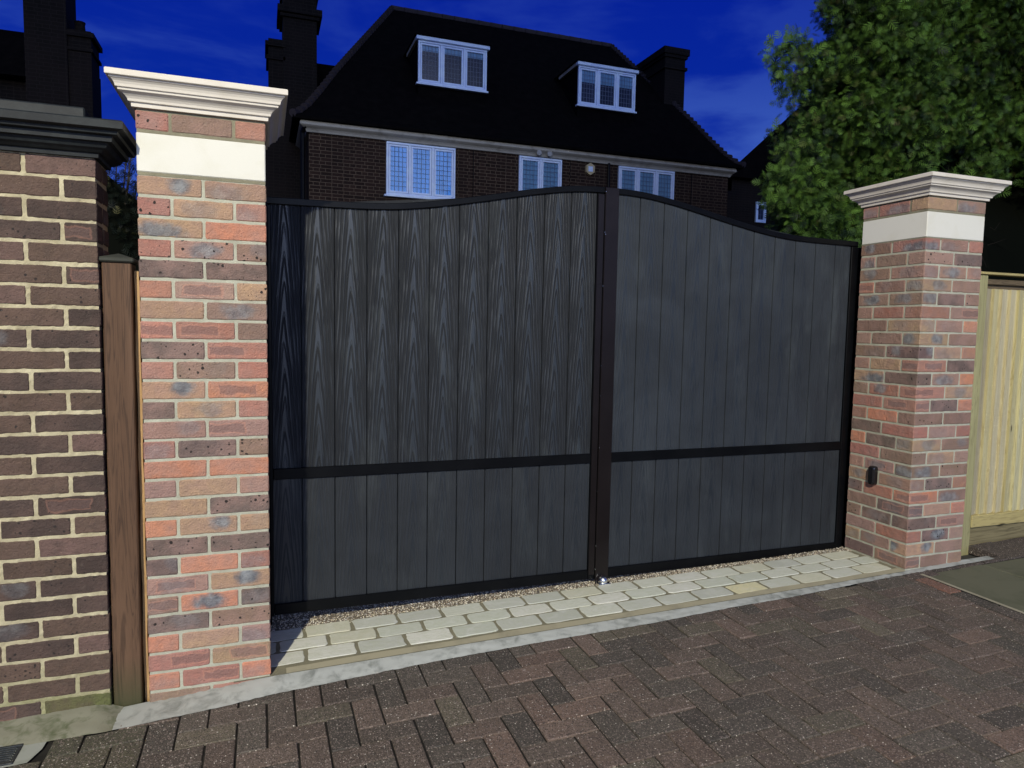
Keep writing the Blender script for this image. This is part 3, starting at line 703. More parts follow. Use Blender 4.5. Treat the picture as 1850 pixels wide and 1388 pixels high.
pillar('gate_pillar', 'new square red brick pillar with pale moulded cap, at the left end of the black gate beside the brown post', 0, LEFT, {}, 0, 28, 'SS', ('HSH', 'rs b n'))
pillar('gate_pillar', 'new square red brick pillar with pale moulded cap, at the right end of the black gate with a small black sensor on its side', 3.8484, RIGHT, RSIDE, .010, 26, 'HSH', ('SS', 't mG'))

# old pier
t = thing('old_brick_pier', 'old dark brown brick pier with cream mortar and dark moulded coping, left edge', 'brick pier', (-.9, .22, .03))
mb = MB(); OP = ['ds', 'ds', 'd', 'b', 'bs', 'dk', 'dG', 'p', 'b']
OBC = {'d': (.082, .058, .050), 'b': (.125, .084, .064), 'p': (.165, .105, .090)}
def ospec(c):
    s = random.uniform(.8, 1.15); base = tuple(q*s for q in OBC[c[0]])
    return (base+(1,), (.30 if 'G' in c else 0, .8 if 's' in c else .25, .5 if 'k' in c else 0, random.random()))
def opier():
    X1 = -.128
    for k in range(28):
        z = 2.068-.0375-.0755*k; x = X1-random.uniform(0, .003); first = k % 2 == 0; s = first; i = 0
        while x > -1.75:
            L = .213 if s else .101; c = random.choice(OP)
            # flush with the corner: stretcher or header end
            sp = ospec(c)
            if k >= 26 and x > -.3: sp = ((.135, .15, .055, 1), (0, .3, 0, .5))
            brick(mb, sp, x-L/2, .003+.05, z+random.uniform(-.001, .001), (L, .10, .0635+random.uniform(-.002, .002)), .0016, .003)
            x -= L+.0125+random.uniform(-.001, .001); s = True; i += 1
        # return face bricks
        y = .012 + (.10 if True else 0)+.004
        s = not first
        while y < .16:
            L = .213 if s else .101
            L = min(L, .205-y)
            if L > .04: brick(mb, ospec(random.choice(OP)), X1-.051, y+L/2, z, (.10, L, .0615), .0018, .006, 'y')
            y += L+.0125; s = not s
opier()
mb.build('brickwork', M_OLDBRICK, t)
mb = MB()
# mortar face gently uneven, almost flush with the bricks
V = []; nx, nz = 110, 150
for i in range(nx+1):
    for j in range(nz+1):
        V.append((-1.75+(1.75-.133)*i/nx, .0055+random.uniform(-.0018, .0016)+.0006, -.05+2.123*j/nz))
mb.mesh(V, [(i*(nz+1)+j, (i+1)*(nz+1)+j, (i+1)*(nz+1)+j+1, i*(nz+1)+j+1) for i in range(nx) for j in range(nz)])
mb.box(-1.75, -.133, .0085, .200, -.05, 2.072)
mb.build('mortar_joints', M_OLDMORTAR, t)
OC = [(-.004, 2.066), (.010, 2.066), (.012, 2.080), (.020, 2.082), (.030, 2.090), (.040, 2.096), (.044, 2.104), (.048, 2.112), (.062, 2.114), (.064, 2.132), (.082, 2.136), (.085, 2.146), (.100, 2.150), (.104, 2.152), (.106, 2.176), (.100, 2.181), (.0, 2.186)]
cap_mesh(-1.75, 0, 1.75-.128, OC, .20).build('coping_stone', M_OLDCAP, t)
mb = MB(); mb.chamfer(-1.75, -.150, -.035, .235, 2.183, 2.229, .005); mb.build('capping_slab', M_OLDCAP, t)

# ------------------------------------------------------------------ timber beside left pillar
t = thing('wooden_post', 'weathered brown square timber post between the old pier and the new left pillar', 'post', (-.09, .07, .02))
mb = MB(); mb.chamfer(-.124, -.028, .022, .118, -.1, 1.706, .004); mb.build('shaft', M_POST, t)
mb = MB(); mb.chamfer(-.134, -.017, .012, .128, 1.7065, 1.724, .005)
mb.mesh([(-.129, .017, 1.724), (-.022, .017, 1.724), (-.022, .123, 1.724), (-.129, .123, 1.724), (-.0755, .07, 1.742)], [(0, 1, 4), (1, 2, 4), (2, 3, 4), (3, 0, 4)]); mb.build('post_cap', M_POSTCAP, t)
mb = MB(); V = []
for k in range(18):
    zz = -.02+1.70*k/17; o = .002*math.sin(k*1.7)-.008*max(0, (k-9)/9)*0
    V += [(-.026+o+.001, .062, zz), (-.0095+o, .062, zz), (-.0095+o, .085, zz), (-.026+o+.001, .085, zz)]
mb.mesh(V, [(i*4+k, i*4+(k+1) % 4, (i+1)*4+(k+1) % 4, (i+1)*4+k) for i in range(17) for k in range(4)]+[(0, 3, 2, 1), (68, 69, 70, 71)])
mb.build('timber_batten', M_BATTEN, label='thin pale pine batten standing in the gap between the brown post and the brick pillar', cat='batten')
mb = MB(); mb.box(-.135, -.002, .20, .215, -.1, 1.69); mb.build('closing_board', M_POSTCAP, label='dark board closing the narrow gap behind the brown post', cat='board')

# ------------------------------------------------------------------ gate
TOP = [(.457, 2.057), (.593, 2.0585), (.741, 2.0605), (.89, 2.064), (1.039, 2.074), (1.188, 2.094), (1.336, 2.120), (1.48, 2.148), (1.626, 2.178), (1.767, 2.205), (1.923, 2.228), (2.03, 2.236), (2.115, 2.238)]
def topz(x):
    X = x if x <= 2.117 else 2*2.145-x+.02
    X = max(.4571, min(2.1149, X))
    for i in range(len(TOP)-1):
        (a, za), (b, zb) = TOP[i], TOP[i+1]
        if a <= X <= b:
            t = (X-a)/(b-a); zp = TOP[i-1] if i > 0 else (2*a-b, za); zn = TOP[i+2] if i+2 < len(TOP) else (2*b-a, zb)
            ma = (zb-zp[1])/(b-zp[0])*(b-a); mb_ = (zn[1]-za)/(zn[0]-a)*(b-a); t2, t3 = t*t, t*t*t
            return za*(2*t3-3*t2+1)+ma*(t3-2*t2+t)+zb*(-2*t3+3*t2)+mb_*(t3-t2)
    return TOP[-1][1]
GF, GB = .460, .510       # steel frame front / back
BY = .471                 # face of the boards
def boards(mb, x0, pitch, n, xend, z0, z1f, vofs):
    for k in range(n):
        a, b = x0+k*pitch, min(x0+(k+1)*pitch, xend)
        if b-a < .01: continue
        ca = (a+b)/2 if b-a > pitch*.8 else a+pitch/2
        xs = [a, a+.0016, a+.0030]+[a+.0030+(b-a-.0060)*i/6 for i in range(1, 6)]+[b-.0030, b-.0016, b]
        ys = [BY+.012, BY+.011, BY]+[BY]*5+[BY, BY+.011, BY+.012]
        off = vofs[k % len(vofs)]
        rows = 2
        for i in range(len(xs)-1):
            za, zb = z1f(xs[i]), z1f(xs[i+1])
            p = [(xs[i], ys[i], z0), (xs[i+1], ys[i+1], z0), (xs[i+1], ys[i+1], zb), (xs[i], ys[i], za)]
            mb.poly(p, np.array([(q[0]-ca+off*.013*0, q[2]+off) for q in p]))
    # back of panel
    mb.poly([(x0, BY+.03, z0), (xend, BY+.03, z0), (xend, BY+.03, z1f(xend)-.01), (x0, BY+.03, z1f(x0)-.01)])
def rail_curve(mb, x0, x1, th, n=40, y0=GF, y1=GB):
    V = []
    for i in range(n+1):
        x = x0+(x1-x0)*i/n; zt = topz(x)
        V += [(x, y0+.003, zt), (x, y0, zt-.003), (x, y0, zt-th+.003), (x, y0+.003, zt-th), (x, y1, zt-th), (x, y1, zt)]
    mb.mesh(V, [(i*6+k, i*6+(k+1) % 6, (i+1)*6+(k+1) % 6, (i+1)*6+k) for i in range(n) for k in range(6)]+[(0, 5, 4, 3, 2, 1), tuple(n*6+k for k in range(6))])
def leaf(label, xa, xb, sa, sb, x0, mu, ml, seed):
    """sa, sb: widths of the stiles at xa and xb"""
    g = thing('gate_leaf', label, 'gate', ((xa+xb)/2, .48, .14), 'leaves of the black double gate')
    r = random.Random(seed); vo = [r.uniform(0, 3) for _ in range(14)]
    mb = MB(); boards(mb, x0, .1492, 14, xb-sb+.001, .185, lambda x: .782, vo); mb.build('lower_panel', ml, g, recalc=False)
    mb = MB(); boards(mb, x0, .1492, 14, xb-sb+.001, .822, lambda x: topz(x)-.02, vo); mb.build('upper_panel', mu, g, recalc=False)
    mb = MB(); rail_curve(mb, xa, xb, .031); mb.build('top_rail', M_BLACK, g)
    mb = MB(); mb.chamfer(xa+sa+.0005, xb-sb-.0005, GF, GB, .777, .829, .003); mb.build('middle_rail', M_BLACK, g)
    mb = MB(); mb.chamfer(xa+sa+.0005, xb-sb-.0005, GF, GB, .135, .188, .003); mb.build('bottom_rail', M_BLACK, g)
    for x, s in ((xa, sa), (xb-sb, sb)):
        mb = MB(); hi = topz(x+s/2)-.033
        mb.chamfer(x, x+s, GF-.0005, GB+.0005, .133, hi, .003); mb.build('stile', M_BLACK, g)
    return g
gl = leaf('left leaf of the black curved-top gate, its grey boards deeply embossed with arched wood grain', .446, 2.1155, .016, .038, .4405, M_GATE, M_GATE_L, 3)
gr = leaf('right leaf of the black curved-top gate, its grey boards smoother with faint cloudy marks', 2.119, 3.8445, .080, .046, 2.187, M_GATE_R, M_GATE_RL, 5)
mb = MB(); mb.chamfer(2.1185, 2.1970, .449, .4593, .105, 2.236, .003); mb.build('cover_strip', M_MEET, gr)
mb = MB(); mb.chamfer(2.080, 2.1140, .4555, .4594, .16, 2.20, .0015); mb.build('closing_strip', M_MEET, gl)
# weld spots down the meeting stile
mb = MB()
for zz in (2.21, 2.0, 1.99, 1.72, 1.30, 1.14, .86, .62, .32, .19):
    xx = 2.116+random.uniform(-.004, .003)
    mb = MB(); mb.chamfer(xx, xx+.0035, .4465, .449, zz, zz+.006, .001); mb.build('weld_spot', M_STEEL, gr)
for xa_, xb_ in ((.30, .452), (3.79, 3.94)):
    mb = MB(); mb.chamfer(xa_, xb_, .5125, .62, .02, 2.03, .004); mb.build('hinge_post', M_BLACK, label='black steel hinge post behind the %s gate pillar carrying the gate leaf' % ('left' if xa_ < 1 else 'right'), cat='gate post', group='steel hinge posts')
st = thing('gate_stop', 'small shiny galvanised stop on the ground under the meeting of the two gate leaves', 'gate stop', (2.155, .43, SZ(2.15)))
mb = MB(); zb = SZ(2.155)
mb.chamfer(2.122, 2.192, .405, .475, zb-.003, zb+.005, .002); mb.build('base_plate', M_STEEL, st)
mb = MB(); rings = []
pr = [(.0, .040), (.012, .0385), (.021, .033), (.026, .024), (.027, .012), (.026, .005)]
V = []
for r_, h_ in pr[1:]:
    V += [(2.157+r_*math.cos(a), .432+r_*math.sin(a)*.9, zb+h_) for a in [2*math.pi*i/14 for i in range(14)]]
V.append((2.157, .432, zb+.040)); nr = 14
mb.mesh(V, [(i*nr+k, i*nr+(k+1) % nr, (i+1)*nr+(k+1) % nr, (i+1)*nr+k) for i in range(4) for k in range(nr)]+[(70, (k+1) % nr, k) for k in range(nr)])
mb.build('dome', M_STEEL, st, smooth=True)

# gate sensor on the side of the right pillar
t = thing('gate_sensor', 'small black rounded photocell sensor on the inner side of the right brick pillar', 'sensor', (3.84, .245, .60))
mb = MB(); V = []; n = 10
def rr(y0, y1, z0, z1, r):
    P = []
    for cy, cz, a0 in ((y0+r, z0+r, math.pi), (y1-r, z0+r, 1.5*math.pi), (y1-r, z1-r, 0), (y0+r, z1-r, .5*math.pi)):
        for i in range(4): a = a0+i*math.pi/6; P.append((cy+r*math.cos(a), cz+r*math.sin(a)))
    return P
L = [(3.8475, 0), (3.826, 0), (3.818, .003), (3.814, .008)]
for X_, ins in L: V += [(X_, a, b) for a, b in rr(.222+ins, .268-ins, .603+ins, .715-ins, .014-ins*.5)]
mb.mesh(V, [(i*16+k, i*16+(k+1) % 16, (i+1)*16+(k+1) % 16, (i+1)*16+k) for i in range(3) for k in range(16)]+[tuple(48+k for k in range(16))])
mb.build('housing', M_BLACKPL, t, smooth=False)
mb = MB(); mb.mesh([(3.8135, a, b) for a, b in rr(.232, .258, .66, .70, .012)], [tuple(range(16))]); mb.build('lens', mat('sensor_lens', (.01, .01, .012), .08, .6)[0], t)

# ------------------------------------------------------------------ timber fence on the right
t = thing('timber_fence', 'pale green treated timber fence panel with upright feather-edge boards beside the right pillar', 'fence', (5.6, .22, .12))
mb = MB(); mb.chamfer(4.50, 4.622, .200, .30, -.02, 1.872, .004); mb.build('fence_post', M_FPOST, t)
mb = MB(); x = 4.615; k = 0
while x < 8.2:
    z1 = 1.790; w_ = .108
    s_ = random.uniform(.72, 1.12); mb.cur = (s_, s_*random.uniform(.97, 1.02), s_*random.uniform(.85, 1.05), 1)
    mb.mesh([(x, .207, .366), (x+w_, .2335, .366), (x+w_, .236, .366), (x, .236, .366), (x, .207, z1), (x+w_, .2335, z1), (x+w_, .236, z1), (x, .236, z1)],
            [(0, 1, 5, 4), (1, 2, 6, 5), (2, 3, 7, 6), (3, 0, 4, 7), (4, 5, 6, 7), (3, 2, 1, 0)])
    x += .0765+random.uniform(-.004, .004); k += 1
mb.build('feather_edge_boards', M_FENCE, t)
mb = MB(); mb.chamfer(4.624, 8.2, .196, .2365, .287, .3655, .004); mb.build('lower_rail', M_RAIL, t)
mb = MB(); mb.chamfer(4.624, 8.2, .212, .2365, .07, .2865, .004); mb.build('gravel_board', M_GRAVELB, t)
mb = MB(); mb.chamfer(4.624, 8.2, .206, .26, 1.815, 1.848, .003); mb.chamfer(4.624, 8.2, .226, .25, 1.7905, 1.8148, .002); mb.build('upper_rail', M_DARKRAIL, t)
mb = MB(); mb.chamfer(4.47, 8.2, .186, .276, 1.8735, 1.889, .003); mb.build('capping_rail', M_RAIL, t)

# ------------------------------------------------------------------ main house
YH = 13.0
house = thing('brick_house', 'large dark brick house with tall black hipped roof and two white dormers, behind the gate', 'house', (6.8, 17, .1))
mb = MB(); mb.box(1.40, 12.14, YH, 22, .0, 5.66)
mb.build('wall', M_HBRICK, house)
mb = MB(); mb.box(-.6, 1.397, 14.8, 21, 0, 6.4); mb.build('side_wing_wall', M_CBRICK, house)
mb = MB(); mb.box(12.143, 14.1, 15.05, 15.9, 0, 5.75); mb.build('rear_wing_wall', M_CBRICK, house)
# roof
GP = [(0, 0), (.05, .028), (.12, .085), (.22, .19), (.35, .335), (.5, .49), (.75, .745), (1, 1)]
def roofring(s, g):
    z_ = 5.86+(10.43-5.86)*g
    L0, R0, F0, B0 = 1.06, 12.42, 12.72, 22.3
    return [(L0+(3.98-L0)*s, F0+(17.5-F0)*s, z_), (R0+(10.82-R0)*s, F0+(17.5-F0)*s, z_), (R0+(10.82-R0)*s, B0+(17.5-B0)*s, z_), (L0+(3.98-L0)*s, B0+(17.5-B0)*s, z_)]
mb = MB(); V = []
for s, g_ in GP: V += roofring(s, g_)
V = roofring(0, -.012)+V; n = len(GP)+1
mb.mesh(V, [(i*4+k, i*4+(k+1) % 4, (i+1)*4+(k+1) % 4, (i+1)*4+k) for i in range(n-1) for k in range(4)]+[(3, 2, 1, 0)])
roof = mb.build('roof', M_TILE, house)
mb = MB()
nt_ = 19
for i in range(nt_):
    xa = 3.93+(10.87-3.93)*i/nt_; xb = 3.93+(10.87-3.93)*(i+1)/nt_
    mb.tube([(xa, 17.5, 10.40), (xb-.012, 17.5, 10.40)], [.105, .098], 10)
mb.build('ridge_tiles', M_RIDGE, roof)
for c in (0, 1):
    mb = MB()
    P = [Vector(roofring(s, g_)[c]) for s, g_ in GP]; pts = []
    for a, b in zip(P, P[1:]):
        q = max(1, int((b-a).length/.17))
        pts += [a.lerp(b, i/q) for i in range(q)]
    pts.append(P[-1])
    for a, b in zip(pts, pts[1:]): mb.tube([a+Vector((0, 0, .035)), b+Vector((0, 0, -.005))], [.085, .055], 7)
    mb.build('hip_tiles', M_RIDGE, roof)
# cornice (moulded gutter board)
mb = MB(); V = []
pr = [(.0, 5.60), (.05, 5.60), (.07, 5.64), (.10, 5.67), (.16, 5.70), (.19, 5.72), (.19, 5.765), (.17, 5.80), (.0, 5.80)]
for o, z_ in pr: V += [(1.40-o, YH-o-.002, z_), (12.14+o*.6, YH-o-.002, z_), (12.14+o*.6, 22, z_), (1.40-o, 22, z_)]
n = len(pr); mb.mesh(V, [(i*4+k, i*4+(k+1) % 4, (i+1)*4+(k+1) % 4, (i+1)*4+k) for i in range(n-1) for k in (0, 1, 3)])
mb.build('cornice', M_CORN, house)
def window(parent, x0, x1, z0, z1, y, n, blind, cols, rows, cm, sill=True, name='window'):
    fw = .046
    mb = MB()
    d0, d1 = y-.075, y-.008
    mb.chamfer(x0, x1, d0, d1, z1-fw, z1, .004); mb.chamfer(x0, x1, d0, d1, z0, z0+fw, .004)
    w_ = (x1-x0)/n
    for i in range(n+1):
        c = x0+i*w_; a, b = (c, c+fw) if i == 0 else ((c-fw, c) if i == n else (c-.026, c+.026))
        mb.chamfer(a, b, d0+.003, d1, z0+fw+.0005, z1-fw-.0005, .004)
    if sill: mb.chamfer(x0-.05, x1+.03, d0-.05, d1, z0-.045, z0-.0005, .006)
    # casement sashes
    lights = []
    for i in range(n):
        a = x0+i*w_+(fw if i == 0 else .026)+.006; b = x0+(i+1)*w_-(fw if i == n-1 else .026)-.006
        c, d = z0+fw+.006, z1-fw-.006; s = .040
        mb.chamfer(a, b, d0+.012, d1-.006, c, c+s, .004); mb.chamfer(a, b, d0+.012, d1-.006, d-s, d, .004)
        mb.chamfer(a, a+s, d0+.0125, d1-.0055, c+s, d-s, .002); mb.chamfer(b-s, b, d0+.0125, d1-.0055, c+s, d-s, .002)
        lights.append((a+s, b-s, c+s, d-s))
    w0 = mb.build(name, M_DUSK_WHITE, parent)
    ml = MB()
    for a, b, c, d in lights:
        mp, mc, mr = MB(), MB(), MB()
        mp.poly([(a, y-.045, c), (b, y-.045, c), (b, y-.045, d), (a, y-.045, d)])
        for k in range(1, cols): xx = a+(b-a)*k/cols; ml.box(xx-.0045, xx+.0045, y-.0495, y-.0465, c, d)
        for k in range(1, rows): zz = c+(d-c)*k/rows; ml.box(a, b, y-.0500, y-.0498, zz-.0045, zz+.0045)
        zb = d-(d-c)*blind
        mc.poly([(a, y-.012, zb), (b, y-.012, zb), (b, y-.012, d), (a, y-.012, d)])
        if blind < 1: mr.poly([(a, y-.0095, c), (b, y-.0095, c), (b, y-.0095, d), (a, y-.0095, d)])
        mp.build('pane', M_GLASS, w0); mc.build('blind', cm, w0)
        if blind < 1: mr.build('unlit_room', M_ROOM, w0)
    ml.build('leading', M_LEAD, w0)
    return w0
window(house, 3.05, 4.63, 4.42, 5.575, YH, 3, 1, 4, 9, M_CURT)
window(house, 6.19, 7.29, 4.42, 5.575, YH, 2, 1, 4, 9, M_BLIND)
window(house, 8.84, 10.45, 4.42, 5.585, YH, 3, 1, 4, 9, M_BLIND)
def rz(y):   # roof height on the front slope
    s = (y-12.72)/(17.5-12.72)
    for (a, ga), (b, gb) in zip(GP, GP[1:]):
        if a <= s <= b: return 5.86+4.57*(ga+(gb-ga)*(s-a)/(b-a))
    return 10.4
for x0, x1, bl in ((3.96, 5.66, .16), (8.13, 9.79, .36)):
    yf = 14.0; zt = 8.24
    yb = 15.6
    mb = MB()
    mb.mesh([(x0+.01, yf, rz(yf)-.1), (x1-.01, yf, rz(yf)-.1), (x1-.01, yb, rz(yb)-.1), (x0+.01, yb, rz(yb)-.1), (x0+.01, yf, zt), (x1-.01, yf, zt), (x1-.01, yb, zt), (x0+.01, yb, zt)],
            [(0, 1, 5, 4), (1, 2, 6, 5), (3, 0, 4, 7), (4, 5, 6, 7), (2, 3, 7, 6)])
    d = mb.build('dormer', M_TILE, house)
    mb = MB(); mb.chamfer(x0-.09, x1+.09, yf-.17, yf+1.5, 8.335, 8.365, .006); mb.build('dormer_roof', M_TILE, d)
    mb = MB(); mb.chamfer(x0-.055, x1+.055, yf-.14, yf-.004, 8.25, 8.334, .01); mb.build('fascia_board', M_DUSK_WHITE, d)
    for xa_ in (x0-.055, x1-.01): mb = MB(); mb.box(xa_, xa_+.065, yf-.003, yf+1.1, 8.25, 8.334); mb.build('side_fascia', M_CORN, d)
    wd = window(d, x0, x1, 7.26, 8.248, yf, 3, bl, 6, 7, M_BLIND, name='window_frame') if False else None
    # frame sits as a sibling part so nesting stays shallow
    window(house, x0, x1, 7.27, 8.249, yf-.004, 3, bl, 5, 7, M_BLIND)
# chimneys
def chimney(parent, x0, x1, y0, y1, z0, z1, bands, pots=(), name='chimney'):
    mb = MB(); mb.box(x0, x1, y0, y1, z0, z1)
    for o, a, b in bands: mb.box(x0-o, x1+o, y0-o, y1+o, a, b)
    for px, py, r, h in pots: mb.tube([(px, py, z1), (px, py, z1+h*.8), (px, py, z1+h)], [r, r*.82, r*.95], 10)
    return mb.build(name, M_CBRICK, parent)
chimney(roof, 10.92+.40, 11.98, 15.0, 16.7, 7.2, 9.55, [(.05, 8.98, 9.06), (.05, 9.30, 9.38), (.09, 9.3805, 9.56)], [(11.62, 15.5, .13, .2), (11.62, 16.2, .13, .2)])
chimney(roof, .95, 1.72, 15.0, 15.9, 4, 10.6, [(.06, 8.72, 8.80), (.12, 8.8005, 8.95), (.05, 9.3, 9.6)])
chimney(roof, .62, .949, 15.05, 15.85, 4, 8.20, [(.05, 7.72, 7.80), (.07, 8.02, 8.12)], name='chimney_shoulder')
mb = MB(); mb.box(1.3, 3.2, 16.4, 20, 5, 8.25); mb.build('rear_roof', M_TILE, house)
mb = MB(); mb.tube([(1.27, YH+.05, 0), (1.27, YH+.05, 5.6)], .05, 8); mb.tube([(1.27, YH+.05, 5.6), (1.33, YH-.1, 5.72)], .05, 8); mb.build('drainpipe', M_BLACK, house)
mb = MB(); mb.tube([(8.56, YH-.06, 0), (8.56, YH-.06, 5.62)], .035, 8); mb.build('drainpipe', M_BLACK, house)
for cx, z0_ in ((5.07, 4), (7.53, 4), (11.0, 4)):
    mb = MB(); mb.tube([(cx, YH-.015, z0_), (cx, YH-.015, 5.60)], .009, 6); mb.build('cable', M_BLACK, house)
# alarm box
mb = MB(); V = [(8.045+.13*math.cos(a), y_, 5.43+.15*math.sin(a)) for y_ in (YH-.09, YH-.005) for a in [math.pi/3*i+.52 for i in range(6)]]
mb.mesh(V, [tuple(range(6))]+[(k, (k+1) % 6, 6+(k+1) % 6, 6+k) for k in range(6)]); ab = mb.build('alarm_box', stone_mat('cream_plastic', (.42, .36, .22), (.3, .26, .18), .5, .3), house)
mb = MB(); mb.box(7.985, 8.105, YH-.096, YH-.0905, 5.365, 5.49); mb.build('front_plate', M_DUSK_WHITE, ab)
# twin floodlight over the middle window
mb = MB()
for cx in (6.66, 6.93):
    mb.tube([(cx, YH-.03, 5.66), (cx, YH-.10, 5.67), (cx-.02, YH-.20, 5.655)], [.03, .05, .06], 12)
mb.chamfer(6.70, 6.86, YH-.06, YH-.003, 5.63, 5.70, .005); mb.build('floodlight', mat('floodlight_shell', (.25, .26, .28), .3, .5)[0], house)

# neighbours
nb = thing('neighbour_house', 'black silhouetted house with two chimney stacks, far left above the old pier', 'house', (-7, 17, 0))
mb = MB(); mb.mesh([(-12, 14.9, 0), (-2.84, 14.9, 0), (-4.3, 20, 0), (-12, 20, 0), (-12, 14.9, 6.75), (-2.84, 14.9, 6.75), (-4.3, 20, 6.75), (-12, 20, 6.75)], [(0, 1, 5, 4), (1, 2, 6, 5), (2, 3, 7, 6), (3, 0, 4, 7), (4, 5, 6, 7)]); mb.build('wall', M_CBRICK, nb)
mb = MB(); mb.mesh([(-12.2, 14.5, 6.5), (-3.3, 14.5, 6.5), (-5.0, 20.5, 6.5), (-12.2, 21, 6.5), (-11, 15.6, 7.75), (-3.9, 15.6, 7.75)], [(0, 1, 5, 4), (1, 2, 5), (2, 3, 4, 5), (3, 0, 4), (3, 2, 1, 0)])
nr_ = mb.build('roof', M_TILE, nb)
chimney(nr_, -4.0, -3.26, 14, 14.85, 4, 10.2, [(.06, 8.6, 8.8), (.05, 9.3, 9.5)])
chimney(nr_, -3.259, -2.84, 14.05, 14.8, 0.5, 7.42, [(.04, 7.0, 7.06), (.06, 7.28, 7.38)], [(-3.10, 14.4, .11, .28)])
nb = thing('neighbour_house', 'unlit dark gabled house with one small narrow blue-lit window, far right behind the conifer', 'house', (19, 18, 0))
mb = MB(); mb.mesh([(x_, y_, z_) for z_ in (0, 6.4) for x_, y_ in ((14.5, 16.0), (24, 16.0), (27.2, 20.2), (17.7, 20.2))], [(0, 1, 5, 4), (1, 2, 6, 5), (2, 3, 7, 6), (3, 0, 4, 7), (4, 5, 6, 7)]); mb.build('wall', M_CBRICK, nb)
mb = MB(); mb.mesh([(14.0, 15.7, 6.35), (24.4, 15.7, 6.35), (27.9, 20.4, 6.35), (17.5, 20.4, 6.35), (19.2, 15.7, 10.9), (22.7, 20.4, 10.9)], [(0, 1, 4), (1, 2, 5, 4), (2, 3, 5), (3, 0, 4, 5), (3, 2, 1, 0)])
mb.build('roof', M_TILE, nb)
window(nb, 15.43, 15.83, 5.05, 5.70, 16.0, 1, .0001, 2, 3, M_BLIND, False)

# ------------------------------------------------------------------ foliage
def spray_template():
    T = []
    def blade(bx, by, ang, L, w_):
        c, s = math.cos(ang), math.sin(ang); P = [(0, 0), (w_, L*.42), (0, L), (-w_, L*.42)]
        T.append([(bx+p[0]*c-p[1]*s, by+p[0]*s+p[1]*c, -.22*((bx+p[0]*c-p[1]*s)**2+(by+p[0]*s+p[1]*c)**2)) for p in P])
    blade(0, 0, 0, 1.0, .045)
    for k, (t_, L) in enumerate([(.02, .50), (.22, .60), (.45, .44), (.66, .28)]):
        for sg in (-1, 1): blade(0, t_, sg*(.92-.10*k), L, .048)
    return np.array(T)          # n,4,3
TPL = spray_template()
def foliage(name, m, P, Nrm, size, parent, bright, droop=.55):
    """P: n,3 spray roots; Nrm: outward directions"""
    n = len(P); k = len(TPL)
    d = Nrm*.7+RN.normal(0, .65, (n, 3)); d[:, 2] -= droop*RN.uniform(0, 1, n)-.2; d /= np.linalg.norm(d, axis=1)[:, None]
    a = RN.normal(0, 1, (n, 3)); nm = Nrm*.7+a*.75+np.array([0, 0, .5]); s = np.cross(d, nm); s /= np.linalg.norm(s, axis=1)[:, None]; q = np.cross(s, d)
    sz = size*RN.uniform(.6, 1.25, n)
    V = P[:, None, None, :]+sz[:, None, None, None]*(TPL[None, :, :, 0:1]*s[:, None, None, :]+TPL[None, :, :, 1:2]*d[:, None, None, :]+TPL[None, :, :, 2:3]*q[:, None, None, :])
    V = V.reshape(-1, 3); loc = np.zeros(3)
    if parent is not None: loc = np.array(parent.location)
    me = bpy.data.meshes.new(name); nf = n*k
    me.vertices.add(len(V)); me.vertices.foreach_set('co', (V-loc).ravel()); me.loops.add(nf*4); me.loops.foreach_set('vertex_index', np.arange(nf*4))
    me.polygons.add(nf); me.polygons.foreach_set('loop_start', np.arange(0, nf*4, 4)); me.update(calc_edges=True)
    c = np.zeros((n, 4), np.float32); c[:, 0] = np.clip(bright+RN.normal(0, .30, n), 0, 1); c[:, 1] = (RN.uniform(0, 1, n) > .93)*RN.uniform(.3, 1, n); c[:, 3] = 1
    at = me.color_attributes.new('bcol', 'FLOAT_COLOR', 'CORNER'); at.data.foreach_set('color', np.repeat(c, k*4, axis=0).ravel())
    me.materials.append(m); o = bpy.data.objects.new(name, me); COL.objects.link(o); o.parent = parent; return o
def blob(mb, c, r, seed, nu=14, nv=9, am=.12):
    rr_ = random.Random(seed); V = []
    for i in range(nv+1):
        th = math.pi*i/nv
        for j in range(nu):
            ph = 2*math.pi*j/nu; s = 1+rr_.uniform(-am, am)
            V.append((c[0]+r[0]*s*math.sin(th)*math.cos(ph), c[1]+r[1]*s*math.sin(th)*math.sin(ph), c[2]+r[2]*s*math.cos(th)))
    mb.mesh(V, [(i*nu+j, i*nu+(j+1) % nu, (i+1)*nu+(j+1) % nu, (i+1)*nu+j) for i in range(nv) for j in range(nu)])
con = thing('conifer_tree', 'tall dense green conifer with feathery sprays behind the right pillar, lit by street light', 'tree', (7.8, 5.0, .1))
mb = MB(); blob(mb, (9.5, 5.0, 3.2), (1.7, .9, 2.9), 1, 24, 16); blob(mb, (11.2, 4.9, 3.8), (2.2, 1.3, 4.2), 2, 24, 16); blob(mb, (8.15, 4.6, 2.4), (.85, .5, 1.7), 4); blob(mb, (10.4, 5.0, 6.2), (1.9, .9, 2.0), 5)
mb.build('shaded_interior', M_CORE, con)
mb = MB(); mb.tube([(9.2, 5, -.1), (9.25, 5.05, 2), (9.15, 5, 5), (9.2, 5, 7.4)], [.22, .17, .10, .03], 10)
for k in range(26):
    a = random.uniform(math.pi, 2*math.pi); z0_ = random.uniform(1, 6); L = random.uniform(.9, 1.5)
    mb.tube([(9.2, 5, z0_), (9.2+L*.5*math.cos(a), 5+L*.5*math.sin(a), z0_+.2), (9.2+L*math.cos(a), 5+L*math.sin(a), z0_+.05)], [.04, .025, .01], 5)
mb.build('trunk', M_BARK, con)
